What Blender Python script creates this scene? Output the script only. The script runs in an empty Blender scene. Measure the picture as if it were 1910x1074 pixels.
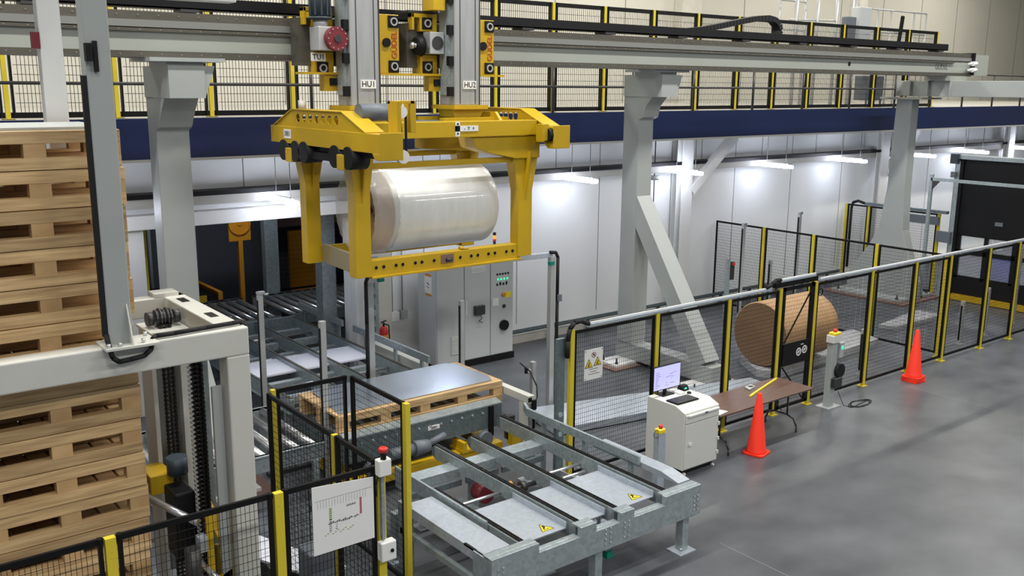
import bpy, math, random
from mathutils import Vector, Matrix
random.seed(7)
S = bpy.context.scene
C = S.collection

# ---------------------------------------------------------------- camera
cam = bpy.data.cameras.new('camera'); co = bpy.data.objects.new('camera', cam); C.objects.link(co)
pitch, roll, yaw = 0.210666, 0.007873, 0.912218
F = Vector((math.cos(yaw)*math.cos(pitch), math.sin(yaw)*math.cos(pitch), -math.sin(pitch)))
R0 = Vector((math.sin(yaw), -math.cos(yaw), 0)); U0 = R0.cross(F)
Rv = math.cos(roll)*R0 + math.sin(roll)*U0; Uv = -math.sin(roll)*R0 + math.cos(roll)*U0
M = Matrix((Rv, Uv, -F)).transposed().to_4x4(); M.translation = (0, 0, 5.7)
co.matrix_world = M
cam.sensor_width = 36; cam.lens = 36*1767.28/1910; cam.clip_end = 300
S.camera = co
# ---------------------------------------------------------------- world, light, exposure
w = bpy.data.worlds.new('world'); S.world = w; w.use_nodes = True
w.node_tree.nodes['Background'].inputs[0].default_value = (0.80, 0.88, 1.0, 1)
w.node_tree.nodes['Background'].inputs[1].default_value = 0.30
S.view_settings.view_transform = 'Standard'; S.view_settings.look = 'None'
S.view_settings.exposure = -0.18; S.view_settings.gamma = 1; S.view_settings.use_curve_mapping = False

def area(name, loc, sx, sy, power, col=(1, .97, .92), rot=(0, 0, 0)):
    l = bpy.data.lights.new(name, 'AREA'); l.shape = 'RECTANGLE'; l.size = sx; l.size_y = sy; l.energy = power; l.color = col
    o = bpy.data.objects.new(name, l); C.objects.link(o); o.location = loc; o.rotation_euler = rot; return o
for i, x in enumerate((-3, 3, 9, 15, 21, 27, 33)):
    area('high_bay_light', (x, 9.8, 12.4), 3.2, .5, 560, (1, .98, .94))
for i, x in enumerate((0, 8, 16, 24)):
    area('high_bay_light', (x, 1.5, 12.4), 3.2, .5, 330, (1, .98, .94))
for i, x in enumerate((-6, 3, 12, 21, 30)):
    area('high_bay_light', (x, -6.0, 12.4), 3.2, .5, 620, (1, .98, .94))
for i, x in enumerate((2, 12, 22, 32, 42)):
    area('high_bay_light', (x, 19.5, 12.4), 3.2, .5, 560, (1, .95, .86))

# ---------------------------------------------------------------- materials
MT = {}
def mat(name, col, rough=.5, metal=0, emis=0, var=0.0, vscale=3.0, kind='noise', bump=0, spec=.5, alpha=1, stretch=(1, 1, 1), objvar=0, coat=0, col2=None, roughvar=False):
    m = bpy.data.materials.new(name); m.use_nodes = True; nt = m.node_tree; b = nt.nodes['Principled BSDF']
    b.inputs['Roughness'].default_value = rough; b.inputs['Metallic'].default_value = metal
    b.inputs['Specular IOR Level'].default_value = spec; b.inputs['Coat Weight'].default_value = coat; b.inputs['Coat Roughness'].default_value = .34 if roughvar else .03
    if emis:
        b.inputs['Emission Color'].default_value = (*col, 1); b.inputs['Emission Strength'].default_value = emis
    c2 = col2 or tuple(max(0, c*(1-var)) for c in col)
    c1 = col if col2 else tuple(min(1, c*(1+var*.6)) for c in col)
    b.inputs['Base Color'].default_value = (*col, 1)
    if var or bump or col2:
        tc = nt.nodes.new('ShaderNodeTexCoord'); mp = nt.nodes.new('ShaderNodeMapping'); mp.inputs['Scale'].default_value = stretch
        nt.links.new(tc.outputs['Object'], mp.inputs['Vector'])
        if kind == 'voronoi':
            n = nt.nodes.new('ShaderNodeTexVoronoi'); n.inputs['Scale'].default_value = vscale; out = n.outputs['Color']
            sp = nt.nodes.new('ShaderNodeSeparateColor'); nt.links.new(out, sp.inputs[0]); out = sp.outputs[0]
        else:
            n = nt.nodes.new('ShaderNodeTexNoise'); n.inputs['Scale'].default_value = vscale; n.inputs['Detail'].default_value = 6; out = n.outputs['Fac']
        vec = mp.outputs[0]
        if objvar:
            oi = nt.nodes.new('ShaderNodeObjectInfo'); ad = nt.nodes.new('ShaderNodeVectorMath'); ad.operation = 'MULTIPLY_ADD'
            cb = nt.nodes.new('ShaderNodeCombineXYZ')
            for k in range(3): nt.links.new(oi.outputs['Random'], cb.inputs[k])
            nt.links.new(cb.outputs[0], ad.inputs[0]); ad.inputs[1].default_value = (37, 19, 53); nt.links.new(vec, ad.inputs[2]); vec = ad.outputs[0]
        nt.links.new(vec, n.inputs['Vector'])
        cr = nt.nodes.new('ShaderNodeValToRGB'); cr.color_ramp.elements[0].color = (*c2, 1); cr.color_ramp.elements[1].color = (*c1, 1)
        cr.color_ramp.elements[0].position = (.22 if roughvar else .3) if kind != 'voronoi' else 0; cr.color_ramp.elements[1].position = (.78 if roughvar else .7) if kind != 'voronoi' else 1
        nt.links.new(out, cr.inputs[0]); last = cr.outputs[0]
        if objvar:
            hs = nt.nodes.new('ShaderNodeHueSaturation'); mr = nt.nodes.new('ShaderNodeMapRange')
            mr.inputs[3].default_value = 1-objvar; mr.inputs[4].default_value = 1+objvar
            nt.links.new(oi.outputs['Random'], mr.inputs[0]); nt.links.new(mr.outputs[0], hs.inputs['Value']); nt.links.new(last, hs.inputs['Color']); last = hs.outputs[0]
        nt.links.new(last, b.inputs['Base Color'])
        if bump:
            bp = nt.nodes.new('ShaderNodeBump'); bp.inputs['Strength'].default_value = bump; bp.inputs['Distance'].default_value = .01
            nt.links.new(out, bp.inputs['Height']); nt.links.new(bp.outputs[0], b.inputs['Normal'])
    if roughvar:
        n2 = nt.nodes.new('ShaderNodeTexNoise'); n2.inputs['Scale'].default_value = .9; n2.inputs['Detail'].default_value = 3
        nt.links.new(tc.outputs['Object'], n2.inputs['Vector']); mr2 = nt.nodes.new('ShaderNodeMapRange'); mr2.inputs[1].default_value = .3; mr2.inputs[2].default_value = .7; mr2.inputs[3].default_value = .33; mr2.inputs[4].default_value = .45
        nt.links.new(n2.outputs['Fac'], mr2.inputs[0]); nt.links.new(mr2.outputs[0], b.inputs['Roughness'])
    if alpha < 1: b.inputs['Alpha'].default_value = alpha
    MT[name] = m; return m
mat('concrete', (.128, .137, .148), .24, col2=(.042, .048, .057), vscale=.9, stretch=(1, 1.3, 1), spec=.45, roughvar=True, coat=.08)
mat('slab', (.40, .41, .42), .55, var=.2, vscale=4)
mat('wall_white', (.86, .87, .86), .5, var=.03, vscale=.5)
mat('wall_beige', (.60, .585, .52), .6, var=.04, vscale=.4)
mat('curb', (.62, .60, .53), .6, var=.1, vscale=3)
mat('joint', (.22, .22, .21), .7)
mat('ledge', (.45, .44, .40), .6)
mat('blue_paint', (.006, .014, .062), .35, var=.15, vscale=.6)
mat('black', (.007, .007, .008), .5, spec=.25)
mat('black_rubber', (.010, .010, .011), .65, spec=.3)
mat('fence_black', (.006, .006, .006), .55, spec=.2)
mat('fence_yellow', (.66, .53, .03), .45, var=.06, vscale=3)
mat('crane_yellow', (.54, .345, .008), .40, var=.08, vscale=2)
mat('orange', (.62, .25, .01), .5)
mat('grey_paint', (.36, .385, .375), .42, var=.05, vscale=1.5)
mat('rail_light', (.20, .205, .19), .4)
mat('beam_grey', (.33, .35, .31), .35, var=.05, vscale=.7)
mat('cream', (.60, .60, .55), .38, var=.05, vscale=2)
mat('cabinet_cream', (.66, .66, .62), .45)
mat('cabinet_grey', (.50, .53, .53), .42)
mat('galv', (.35, .405, .42), .36, .35, var=.16, vscale=22, kind='voronoi')
mat('galv_light', (.47, .52, .58), .33, .3, var=.08, vscale=22, kind='voronoi')
mat('galv_dark', (.16, .20, .21), .38, .35, var=.16, vscale=22, kind='voronoi')
mat('aluminium', (.50, .51, .51), .36, .35)
mat('alu_mast', (.42, .43, .43), .4, .45, var=.12, vscale=2, stretch=(6, 6, .5))
mat('rail_steel', (.085, .078, .06), .5, .1, var=.2, vscale=3, stretch=(.3, 3, 3))
mat('steel', (.68, .69, .70), .27, .8)
mat('dark_steel', (.07, .07, .07), .4, .6)
mat('chain', (.05, .047, .043), .35, .8)
mat('motor_blue', (.035, .05, .065), .5)
mat('motor_grey', (.13, .15, .175), .5)
mat('red_paint', (.17, .018, .026), .4)
mat('red', (.6, .02, .015), .4)
mat('cone_orange', (.95, .035, .010), .5)
mat('wood', (.70, .49, .25), .65, var=.0, col2=(.38, .235, .105), vscale=1.7, stretch=(1.0, 12, 16), objvar=.2, bump=.15)
mat('wood_block', (.58, .38, .18), .7, col2=(.46, .28, .12), vscale=5, objvar=.2)
mat('cardboard', (.36, .215, .10), .75, var=.12, vscale=2)
mat('kraft_dark', (.21, .125, .065), .8, var=.1, vscale=3)
mat('kraft', (.44, .27, .13), .6, var=.1, vscale=1.5, stretch=(3, 1, 1))
mat('sheet_metal', (.50, .56, .64), .27, .85)
mat('white', (.78, .78, .76), .5)
mat('white_cover', (.72, .74, .82), .4)
mat('paper', (.80, .80, .78), .6)
mat('text_black', (.01, .01, .01), .5)
mat('text_red', (.45, .03, .01), .5)
mat('text_grey', (.15, .15, .15), .5)
mat('table_brown', (.115, .066, .050), .42, var=.2, vscale=3, stretch=(1, 8, 1))
mat('tube_light', (.80, .85, 1), .5, emis=46)
mat('green_lamp', (.05, .9, .45), .5, emis=1.2)
mat('amber_lamp', (1, .35, .04), .5, emis=.8)
mat('screen', (.46, .46, .80), .3, emis=.85)
mat('teal', (.0, .20, .14), .4)
mat('blue_plastic', (.04, .07, .45), .4)
mat('tag_white', (.8, .8, .78), .5)
mat('warn_yellow', (.85, .65, .03), .45)
mat('rust_plate', (.20, .12, .10), .6)
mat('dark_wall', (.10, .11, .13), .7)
mat('grey_film', (.40, .43, .42), .5)
mat('pencil_red', (.45, .12, .16), .6); mat('pencil_green', (.25, .36, .12), .6)
m = mat('film', (.80, .82, .81), .30, var=.06, vscale=3, stretch=(3, .8, .8), bump=.2, coat=.4)
m = mat('clear_film', (.72, .71, .68), .18, alpha=.42, bump=.8, vscale=9)
m = mat('brown_film', (.30, .25, .14), .25, alpha=.9, bump=.5, vscale=5)
m = mat('clear_vinyl', (.55, .60, .68), .15, alpha=.22)

# ---------------------------------------------------------------- helpers
OFF = {}
def setp(o, label=None, cat=None, group=None, kind=None):
    if label: o['label'] = label
    if cat: o['category'] = cat
    if group: o['group'] = group
    if kind: o['kind'] = kind
    return o
def thing(name, label, cat, loc, group=None, rz=0, local=False):
    o = bpy.data.objects.new(name, None); C.objects.link(o); o.location = loc; o.rotation_euler = (0, 0, rz); o.empty_display_size = .2
    OFF[o.name] = Vector((0, 0, 0)) if local else Vector(loc)
    return setp(o, label, cat, group)
class MB:
    def __init__(s): s.v = []; s.f = []; s.sm = []
    def add(s, vs, fs, smooth=False):
        n = len(s.v); s.v += [tuple(v) for v in vs]; s.f += [tuple(i+n for i in f) for f in fs]
        s.sm += [smooth]*len(fs) if isinstance(smooth, bool) else smooth
        return s
    def box(s, x0, x1, y0, y1, z0, z1):
        v = [(x, y, z) for z in (z0, z1) for y in (y0, y1) for x in (x0, x1)]
        return s.add(v, [(0, 2, 3, 1), (4, 5, 7, 6), (0, 1, 5, 4), (2, 6, 7, 3), (0, 4, 6, 2), (1, 3, 7, 5)])
    def bar(s, p, q, w, h=None, up=(0, 0, 1)):
        p, q = Vector(p), Vector(q); h = h or w; d = (q-p).normalized(); up = Vector(up)
        if abs(d.dot(up)) > .99: up = Vector((0, 1, 0))
        a = d.cross(up).normalized()*w/2; b = a.cross(d).normalized()*h/2
        v = [c+i*a+j*b for c in (p, q) for j in (-1, 1) for i in (-1, 1)]
        return s.add(v, [(0, 1, 3, 2), (4, 6, 7, 5), (0, 4, 5, 1), (2, 3, 7, 6), (0, 2, 6, 4), (1, 5, 7, 3)])
    def cyl(s, p, q, r, r2=None, n=16, cap=True):
        p, q = Vector(p), Vector(q); r2 = r if r2 is None else r2; d = (q-p).normalized()
        a = d.orthogonal().normalized(); b = d.cross(a)
        v = [c+rr*(math.cos(2*math.pi*i/n)*a+math.sin(2*math.pi*i/n)*b) for c, rr in ((p, r), (q, r2)) for i in range(n)]
        f = [(i, (i+1) % n, n+(i+1) % n, n+i) for i in range(n)]; sm = [True]*n
        if cap: f += [tuple(range(n-1, -1, -1)), tuple(range(n, 2*n))]; sm += [False, False]
        return s.add(v, f, sm)
    def prism(s, poly, axis, a0, a1):
        """poly of 2-D points in the plane across axis ('x': (y,z), 'y': (x,z), 'z': (x,y))"""
        def P(u, w, t): return {'x': (t, u, w), 'y': (u, t, w), 'z': (u, w, t)}[axis]
        n = len(poly); v = [P(u, w, t) for t in (a0, a1) for u, w in poly]
        f = [(i, (i+1) % n, n+(i+1) % n, n+i) for i in range(n)]+[tuple(range(n-1, -1, -1)), tuple(range(n, 2*n))]
        return s.add(v, f)
    def tube(s, pts, r, n=8):
        for a, b in zip(pts[:-1], pts[1:]): s.cyl(a, b, r, n=n)
        return s
    def ring(s, c, axis, ro, ri, t, n=24):
        c = Vector(c); d = Vector(axis).normalized(); a = d.orthogonal().normalized(); b = d.cross(a); v = []
        for k in range(n):
            e = math.cos(2*math.pi*k/n)*a+math.sin(2*math.pi*k/n)*b
            v += [c+e*ro-d*t/2, c+e*ro+d*t/2, c+e*ri+d*t/2, c+e*ri-d*t/2]
        f = []
        for k in range(n):
            m = (k+1) % n
            for j in range(4): f.append((4*k+j, 4*m+j, 4*m+(j+1) % 4, 4*k+(j+1) % 4))
        return s.add(v, f)
    def lathe(s, c, prof, n=24):
        v = []; f = []
        for r, z in prof:
            for k in range(n): v.append((c[0]+r*math.cos(2*math.pi*k/n), c[1]+r*math.sin(2*math.pi*k/n), c[2]+z))
        for j in range(len(prof)-1):
            for k in range(n):
                m = (k+1) % n; f.append((j*n+k, j*n+m, (j+1)*n+m, (j+1)*n+k))
        f += [tuple(range(n-1, -1, -1)), tuple(range((len(prof)-1)*n, len(prof)*n))]
        return s.add(v, f, [True]*(len(f)-2)+[False]*2)
    def build(s, name, mt, parent=None, label=None, cat=None, group=None, kind=None, bev=0, recentre=True):
        me = bpy.data.meshes.new(name)
        if parent is not None:
            off = OFF.get(parent.name, Vector((0, 0, 0))); loc = Vector((0, 0, 0))
        elif recentre:
            xs = [min(v[i] for v in s.v) for i in range(3)]; xe = [max(v[i] for v in s.v) for i in range(3)]
            off = Vector(((xs[0]+xe[0])/2, (xs[1]+xe[1])/2, xs[2])); loc = off
        else: off = Vector((0, 0, 0)); loc = off
        me.from_pydata([(v[0]-off.x, v[1]-off.y, v[2]-off.z) for v in s.v], [], s.f)
        me.polygons.foreach_set('use_smooth', s.sm); me.materials.append(MT[mt]); me.validate()
        o = bpy.data.objects.new(name, me); C.objects.link(o); o.location = loc
        if parent is not None: o.parent = parent
        OFF[o.name] = off
        if bev:
            b = o.modifiers.new('bevel', 'BEVEL'); b.width = bev; b.segments = 2; b.limit_method = 'ANGLE'; b.angle_limit = .6
        return setp(o, label, cat, group, kind)
def B(*a): return MB().box(*a)
def text(s, name, mt, parent, loc, size, xdir=(1, 0, 0), up=(0, 0, 1), depth=.002, align='CENTER', label=None):
    cu = bpy.data.curves.new(name, 'FONT'); cu.body = s; cu.size = size; cu.extrude = depth; cu.align_x = align; cu.align_y = 'CENTER'
    tmp = bpy.data.objects.new('tmp', cu); C.objects.link(tmp)
    bpy.context.view_layer.update()
    me = bpy.data.meshes.new_from_object(tmp.evaluated_get(bpy.context.evaluated_depsgraph_get()))
    bpy.data.objects.remove(tmp)
    x = Vector(xdir).normalized(); u = Vector(up).normalized(); n = x.cross(u); off = OFF.get(parent.name, Vector((0, 0, 0))) if parent else Vector((0, 0, 0))
    mx = Matrix((x, u, n)).transposed().to_4x4(); mx.translation = Vector(loc)-off
    me.transform(mx); me.materials.clear(); me.materials.append(MT[mt])
    o = bpy.data.objects.new(name, me); C.objects.link(o)
    if parent: o.parent = parent
    OFF[o.name] = off
    if label: o['label'] = label
    return o
def copy_tree(o, parent=None):
    c = o.copy(); C.objects.link(c)
    if parent: c.parent = parent
    OFF[c.name] = OFF.get(o.name, Vector((0, 0, 0)))
    for ch in list(o.children): copy_tree(ch, c)
    return c
def arc(cx, cz, r, a0, a1, n=8):
    return [(cx+r*math.cos(math.radians(a0+(a1-a0)*i/n)), cz+r*math.sin(math.radians(a0+(a1-a0)*i/n))) for i in range(n+1)]

# ================================================================ SETTING
fl = B(-12, 60, -8, 30, -.2, 0).build('floor', 'concrete', kind='structure', recentre=False)
j = MB()
for x in (8.96, 17.0): j.box(x-.005, x+.005, -8, 7.2 if x < 9 else 9.4, 0, .0012)
for y in (3.0,): j.box(-12, 60, y-.004, y+.004, 0, .0012)
j.build('trim_1', 'joint', kind='structure')
B(-12, 60, -8, 30, 13, 13.2).build('ceiling', 'wall_beige', kind='structure')
W = 16.45
# lower wall with the big opening on the left
wl = MB().box(8.68, 60, W, W+.25, 0, 5.0).box(-12, 4.2, W, W+.25, 0, 5.0).box(4.2, 8.68, W, W+.25, 3.28, 5.0)
wl.build('wall_back', 'wall_white', kind='structure')
s = MB()
for i in range(20):
    x = 5.5+2.45*i
    s.box(x, x+.018, W-.004, W, 3.88 if x < 8.7 else .4, 4.95)
    s.box(x+1.1, x+1.118, W-.004, W, 3.88, 4.95)
s.build('trim_2', 'joint', kind='structure')
B(-12, 60, 16.16, W, 3.64, 3.80).build('trim_3', 'ledge', kind='structure')
B(-12, 60, 16.10, W, 3.80, 3.88).build('trim_4', 'black', kind='structure')
B(9.1, 60, 16.27, W, 0, .2).build('baseboard_back', 'curb', kind='structure')
# header over the opening and its jambs
B(3.9, 8.95, 16.20, W, 3.28, 3.52).build('trim_5', 'white', kind='structure', bev=.01)
B(8.68, 8.95, 16.20, W, 0, 3.28).build('trim_6', 'white', kind='structure', bev=.01)
B(4.2, 4.75, 16.3, W+.1, 0, 3.28).build('trim_7', 'white', kind='structure', bev=.01)
B(8.95, 9.45, 16.15, W, 0, 3.64).build('trim_8', 'wall_beige', kind='structure')
# mezzanine: deck and upper wall
B(-12, 60, 15.05, 30, 5.02, 5.15).build('trim_9', 'ledge', kind='structure')
B(-12, 60, 15.02, 15.08, 4.54, 5.16).build('trim_10', 'blue_paint', kind='structure')
B(-12, 60, 15.0, 15.16, 4.50, 4.54).build('trim_11', 'ledge', kind='structure')
B(-12, 60, 24, 24.2, 5.15, 13).build('wall_upper', 'wall_beige', kind='structure')
s = MB()
for i in range(16): s.box(10.9+3.1*i, 10.93+3.1*i, 23.99, 24, 5.15, 13)
s.build('trim_12', 'joint', kind='structure')
B(58, 58.2, -8, 30, 0, 13).build('wall_right', 'wall_beige', kind='structure')
# dark room behind the opening
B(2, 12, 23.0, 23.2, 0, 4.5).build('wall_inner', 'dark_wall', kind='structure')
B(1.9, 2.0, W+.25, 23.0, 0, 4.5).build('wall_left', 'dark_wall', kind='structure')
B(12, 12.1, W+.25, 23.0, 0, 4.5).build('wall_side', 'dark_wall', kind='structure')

def steel_col(label, x0, x1, y0, y1, z1, mt='white', brace=None, top=None):
    t = thing('building_column', label, 'column', ((x0+x1)/2, (y0+y1)/2, 0))
    f = MB().box(x0, x1, y0, y0+.02, 0, z1).box(x0, x1, y1-.02, y1, 0, z1).box((x0+x1)/2-.01, (x0+x1)/2+.01, y0+.02, y1-.02, 0, z1)
    f.build('shaft', mt, t)
    if brace: MB().bar(*brace, .2, .22).build('knee_brace', mt, t)
    return t
steel_col('white steel building column on the lit wall behind the braced gantry column', 17.62, 18.0, 15.95, 16.14, 4.5, brace=((18.0, 16.04, 3.15), (19.6, 16.04, 4.45)))
steel_col('white steel building column on the wall behind the far flared gantry column', 26.4, 26.8, 15.95, 16.14, 4.5, brace=((26.8, 16.04, 3.15), (28.4, 16.04, 4.45)))
steel_col('white steel building column beyond the black roll-up door', 34.4, 34.8, 15.95, 16.14, 4.5)
t = thing('building_column', 'beige steel column standing on the mezzanine against the upper wall', 'column', (26.2, 23.8, 5.15))
B(25.7, 26.7, 23.6, 23.98, 5.15, 13).build('shaft', 'curb', t)
t = thing('building_column', 'beige steel column behind the caged ladder on the mezzanine', 'column', (31.5, 20.5, 5.15))
B(31.3, 31.8, 20.3, 20.7, 5.15, 13).build('shaft', 'curb', t)

# ================================================================ fluorescent lights under the mezzanine
def tube_light(x, label):
    t = thing('tube_light', label, 'light', (x, 15.68, 3.66), 'tube lights hanging under the mezzanine')
    B(x-.025, x+.025, 15.3, 15.95, 3.715, 3.75).build('housing', 'grey_film', t)
    B(x-.075, x+.075, 15.15, 16.1, 3.635, 3.715).build('diffuser', 'tube_light', t, bev=.02)
    MB().cyl((x, 15.35, 3.75), (x, 15.35, 5.03), .006, n=6).cyl((x, 15.95, 3.75), (x, 15.95, 5.03), .006, n=6).build('hanging_wire', 'dark_steel', t)
for x, l in ((3.5, 'tube light behind the pallet stack, under the mezzanine'), (7.0, 'lit tube light left of the hanging roll, over the dark opening'), (10.5, 'lit tube light hidden behind the wrapped hanging roll'), (14.0, 'lit tube light between the yellow clamp and the braced column'), (17.4, 'lit tube light just right of the braced gantry column'), (20.9, 'lit tube light above the paper roll, midway along the wall'), (24.3, 'lit tube light just left of the flared gantry column'), (28.0, 'lit tube light just right of the flared gantry column'), (31.3, 'lit tube light above the left end of the black roll-up door'), (34.8, 'lit tube light at the far right edge above the black door')):
    tube_light(x, l)

# ================================================================ MESH FENCES
def wires(mb, p, q, z0, z1, sx=.04, sz=.075, r=.0026):
    p, q = Vector(p), Vector(q); p.z = q.z = 0; d = q-p; L = d.length; d.normalize(); n = Vector((-d.y, d.x, 0))
    k = int(L/sx)
    for i in range(1, k+1):
        c = p+d*(L*i/(k+1)); a = d*r; b = n*r
        mb.add([c+a+Vector((0, 0, z0)), c-a*.5+b*.87+Vector((0, 0, z0)), c-a*.5-b*.87+Vector((0, 0, z0)), c+a+Vector((0, 0, z1)), c-a*.5+b*.87+Vector((0, 0, z1)), c-a*.5-b*.87+Vector((0, 0, z1))], [(0, 1, 4, 3), (1, 2, 5, 4), (2, 0, 3, 5)])
    k = int((z1-z0)/sz)
    for i in range(1, k+1):
        z = z0+(z1-z0)*i/(k+1); u = Vector((0, 0, r)); b = n*r
        A, D = p+Vector((0, 0, z)), q+Vector((0, 0, z))
        mb.add([A+u, A-u*.5+b*.87, A-u*.5-b*.87, D+u, D-u*.5+b*.87, D-u*.5-b*.87], [(0, 1, 4, 3), (1, 2, 5, 4), (2, 0, 3, 5)])
def fence(label, origin, d, posts, z0, z1, group=None, pw=.075, skip=(), post_h=None, noposts=(), sx=.04, sz=.075, base=0.0, fw=.045, wr=.0026):
    """posts: distances along unit vector d from origin"""
    o = Vector(origin); d = Vector(d); n = Vector((-d.y, d.x, 0)); L = posts[-1]
    t = thing('mesh_fence', label, 'fence', tuple(o), group)
    for i, s_ in enumerate(posts):
        if i in noposts: continue
        c = o+d*s_
        m_ = MB(); a = c-d*pw/2-n*.03; e = c+d*pw/2+n*.03
        xs = sorted((a.x, e.x)); ys = sorted((a.y, e.y))
        m_.box(xs[0], xs[1], ys[0], ys[1], base, (post_h or z1)+.0)
        m_.box(c.x-.08, c.x+.08, c.y-.07, c.y+.07, base, base+.012)
        for hz in (z1-.12, z1-.17, base+.3): m_.cyl((c.x-n.x*.033, c.y-n.y*.033, hz), (c.x+n.x*.033, c.y+n.y*.033, hz), .008, n=6)
        m_.build('post', 'fence_yellow', t)
    for i in range(len(posts)-1):
        if i in skip: continue
        a = o+d*(posts[i]+pw/2+.008); b = o+d*(posts[i+1]-pw/2-.008)
        fr = MB(); A = lambda c, z: (c.x, c.y, z)
        fr.bar(A(a, z1-fw/2), A(b, z1-fw/2), .03, fw).bar(A(a, z0+fw/2), A(b, z0+fw/2), .03, fw)
        fr.bar(A(a+d*fw/2, z0), A(a+d*fw/2, z1), fw if abs(d.y) > .5 else .03, .03 if abs(d.y) > .5 else fw)
        fr.bar(A(b-d*fw/2, z0), A(b-d*fw/2, z1), fw if abs(d.y) > .5 else .03, .03 if abs(d.y) > .5 else fw)
        fo = fr.build('panel_frame', 'fence_black', t)
        wm = MB(); wires(wm, a+d*fw, b-d*fw, z0+fw, z1-fw, sx, sz, wr); wm.build('wire_mesh', 'fence_black', fo)
    return t
FY = 9.84
px_ = [8.70, 10.44, 12.13, 13.49, 14.51, 16.31, 17.88, 19.24, 20.91, 22.29, 23.8, 25.4]
ft = fence('long black mesh safety fence with yellow posts along the open grey floor', (8.70, FY, 0), (1, 0, 0), [x-8.70 for x in px_[:-1]+[25.15]], .08, 2.27, post_h=2.30, skip=(3,))
# gate panel (black lower sheet, brace wire, raised top track)
g = thing('sliding_gate', 'black mesh gate with a lower black sheet showing round symbols, beside the brown paper roll', 'gate', (14.0, FY, 0))
fr = MB().box(13.56, 14.46, FY-.03, FY+.01, 2.24, 2.30).box(13.56, 14.46, FY-.03, FY+.01, .08, .13).box(13.56, 13.62, FY-.03, FY+.01, .08, 2.3).box(14.36, 14.46, FY-.03, FY+.01, .08, 2.3)
fo = fr.build('gate_frame', 'fence_black', g)
wm = MB(); wires(wm, (13.62, FY-.01, 0), (14.36, FY-.01, 0), .13, 2.24); wm.build('wire_mesh', 'fence_black', fo)
pn = B(13.62, 14.36, FY-.05, FY-.03, .88, 1.28).build('sheet_panel', 'black', g)
m_ = MB()
for x, z in ((14.07, 1.08), (14.24, 1.10)):
    m_.ring((x, FY-.053, z), (0, 1, 0), .075, .05, .004, 20); m_.cyl((x, FY-.054, z), (x, FY-.051, z), .025, n=10); m_.bar((x-.05, FY-.053, z-.04), (x+.05, FY-.053, z+.04), .004, .016)
m_.box(14.12, 14.2, FY-.054, FY-.051, 1.2, 1.215)
m_.build('symbol', 'white', pn)
MB().bar((13.62, FY-.05, 1.3), (14.34, FY-.05, 2.2), .02).bar((13.62, FY-.05, .86), (14.3, FY-.05, .15), .02).build('brace', 'fence_black', g)
B(13.3, 14.5, FY-.05, FY+.03, 2.33, 2.41).build('top_track', 'fence_black', g)
MB().ring((14.62, FY-.04, 2.1), (0, 1, 0), .07, .055, .015).build('cable_loop', 'black_rubber', g)
def duct(label, x0, x1, z):
    t = thing('cable_duct', label, 'duct', ((x0+x1)/2, FY-.02, z))
    B(x0, x1, FY-.045, FY+.02, z, z+.045).build('channel', 'galv_light', t, bev=.008)
    MB().cyl((x0, FY-.02, z+.055), (x1, FY-.02, z+.055), .012, n=8).build('conduit', 'white', t)
duct('light metal cable duct on top of the long fence, left of the gate', 8.95, 13.2, 2.30)
duct('light metal cable duct over the raised gate track', 13.45, 14.45, 2.41)
duct('light metal cable duct on top of the long fence, right of the gate', 14.6, 25.4, 2.30)
MB().tube([(9.0, FY-.03, 2.34), (8.85, FY-.03, 2.41), (8.72, FY-.03, 2.40), (8.64, FY-.03, 2.32), (8.60, FY-.03, 2.15), (8.60, FY-.03, 1.9)], .035, 10).build('cable_hose', 'black_rubber', label='thick black hose bending over the first fence post beside the warning sign', cat='hose')
MB().tube([(13.05, FY-.02, 2.36), (13.2, FY-.02, 2.40), (13.32, FY-.02, 2.46), (13.45, FY-.02, 2.46)], .035, 10).build('cable_hose', 'black_rubber', label='black hose bridging up to the raised gate track', cat='hose')
# cross fence X = 19.45
fence('black mesh fence crossing the caged area between wall and long fence', (19.45, 16.38, 0), (0, -1, 0), [0, 1.6, 3.05, 4.72, 6.35], .08, 2.26, noposts=(0,))
# fence at the roll-up door
fence('short mesh fence beside the black roll-up door, under a grey cable tray', (25.4, 16.35, 0), (0, -1, 0), [0, .75, 2.9], .08, 2.30)
# near corner fences
nf = fence('near black mesh fence before the tall pallet stack, with the plan sheet on it', (-.8, 7.22, 0), (1, 0, 0), [0, 1.2, 2.48, 3.86, 4.86], .1, 2.28, post_h=2.27, pw=.08, fw=.05)
fence('black mesh fence running back from the near corner post with red emergency stop', (4.08, 7.30, 0), (0, 1, 0), [0.0, .85, 2.5], .1, 2.28, pw=.05, noposts=(0, 2), fw=.05)
fence('short black mesh fence between two corner posts in front of the galvanised line', (4.17, 9.84, 0), (1, 0, 0), [0, .97], .1, 2.28, pw=.05, noposts=(1,), fw=.05)
fence('black mesh fence panel ending at the tall yellow post beside the chain conveyor', (5.15, 9.84, 0), (0, -1, 0), [0, 1.3], .1, 2.28, pw=.075, noposts=(0,), fw=.05)
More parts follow.
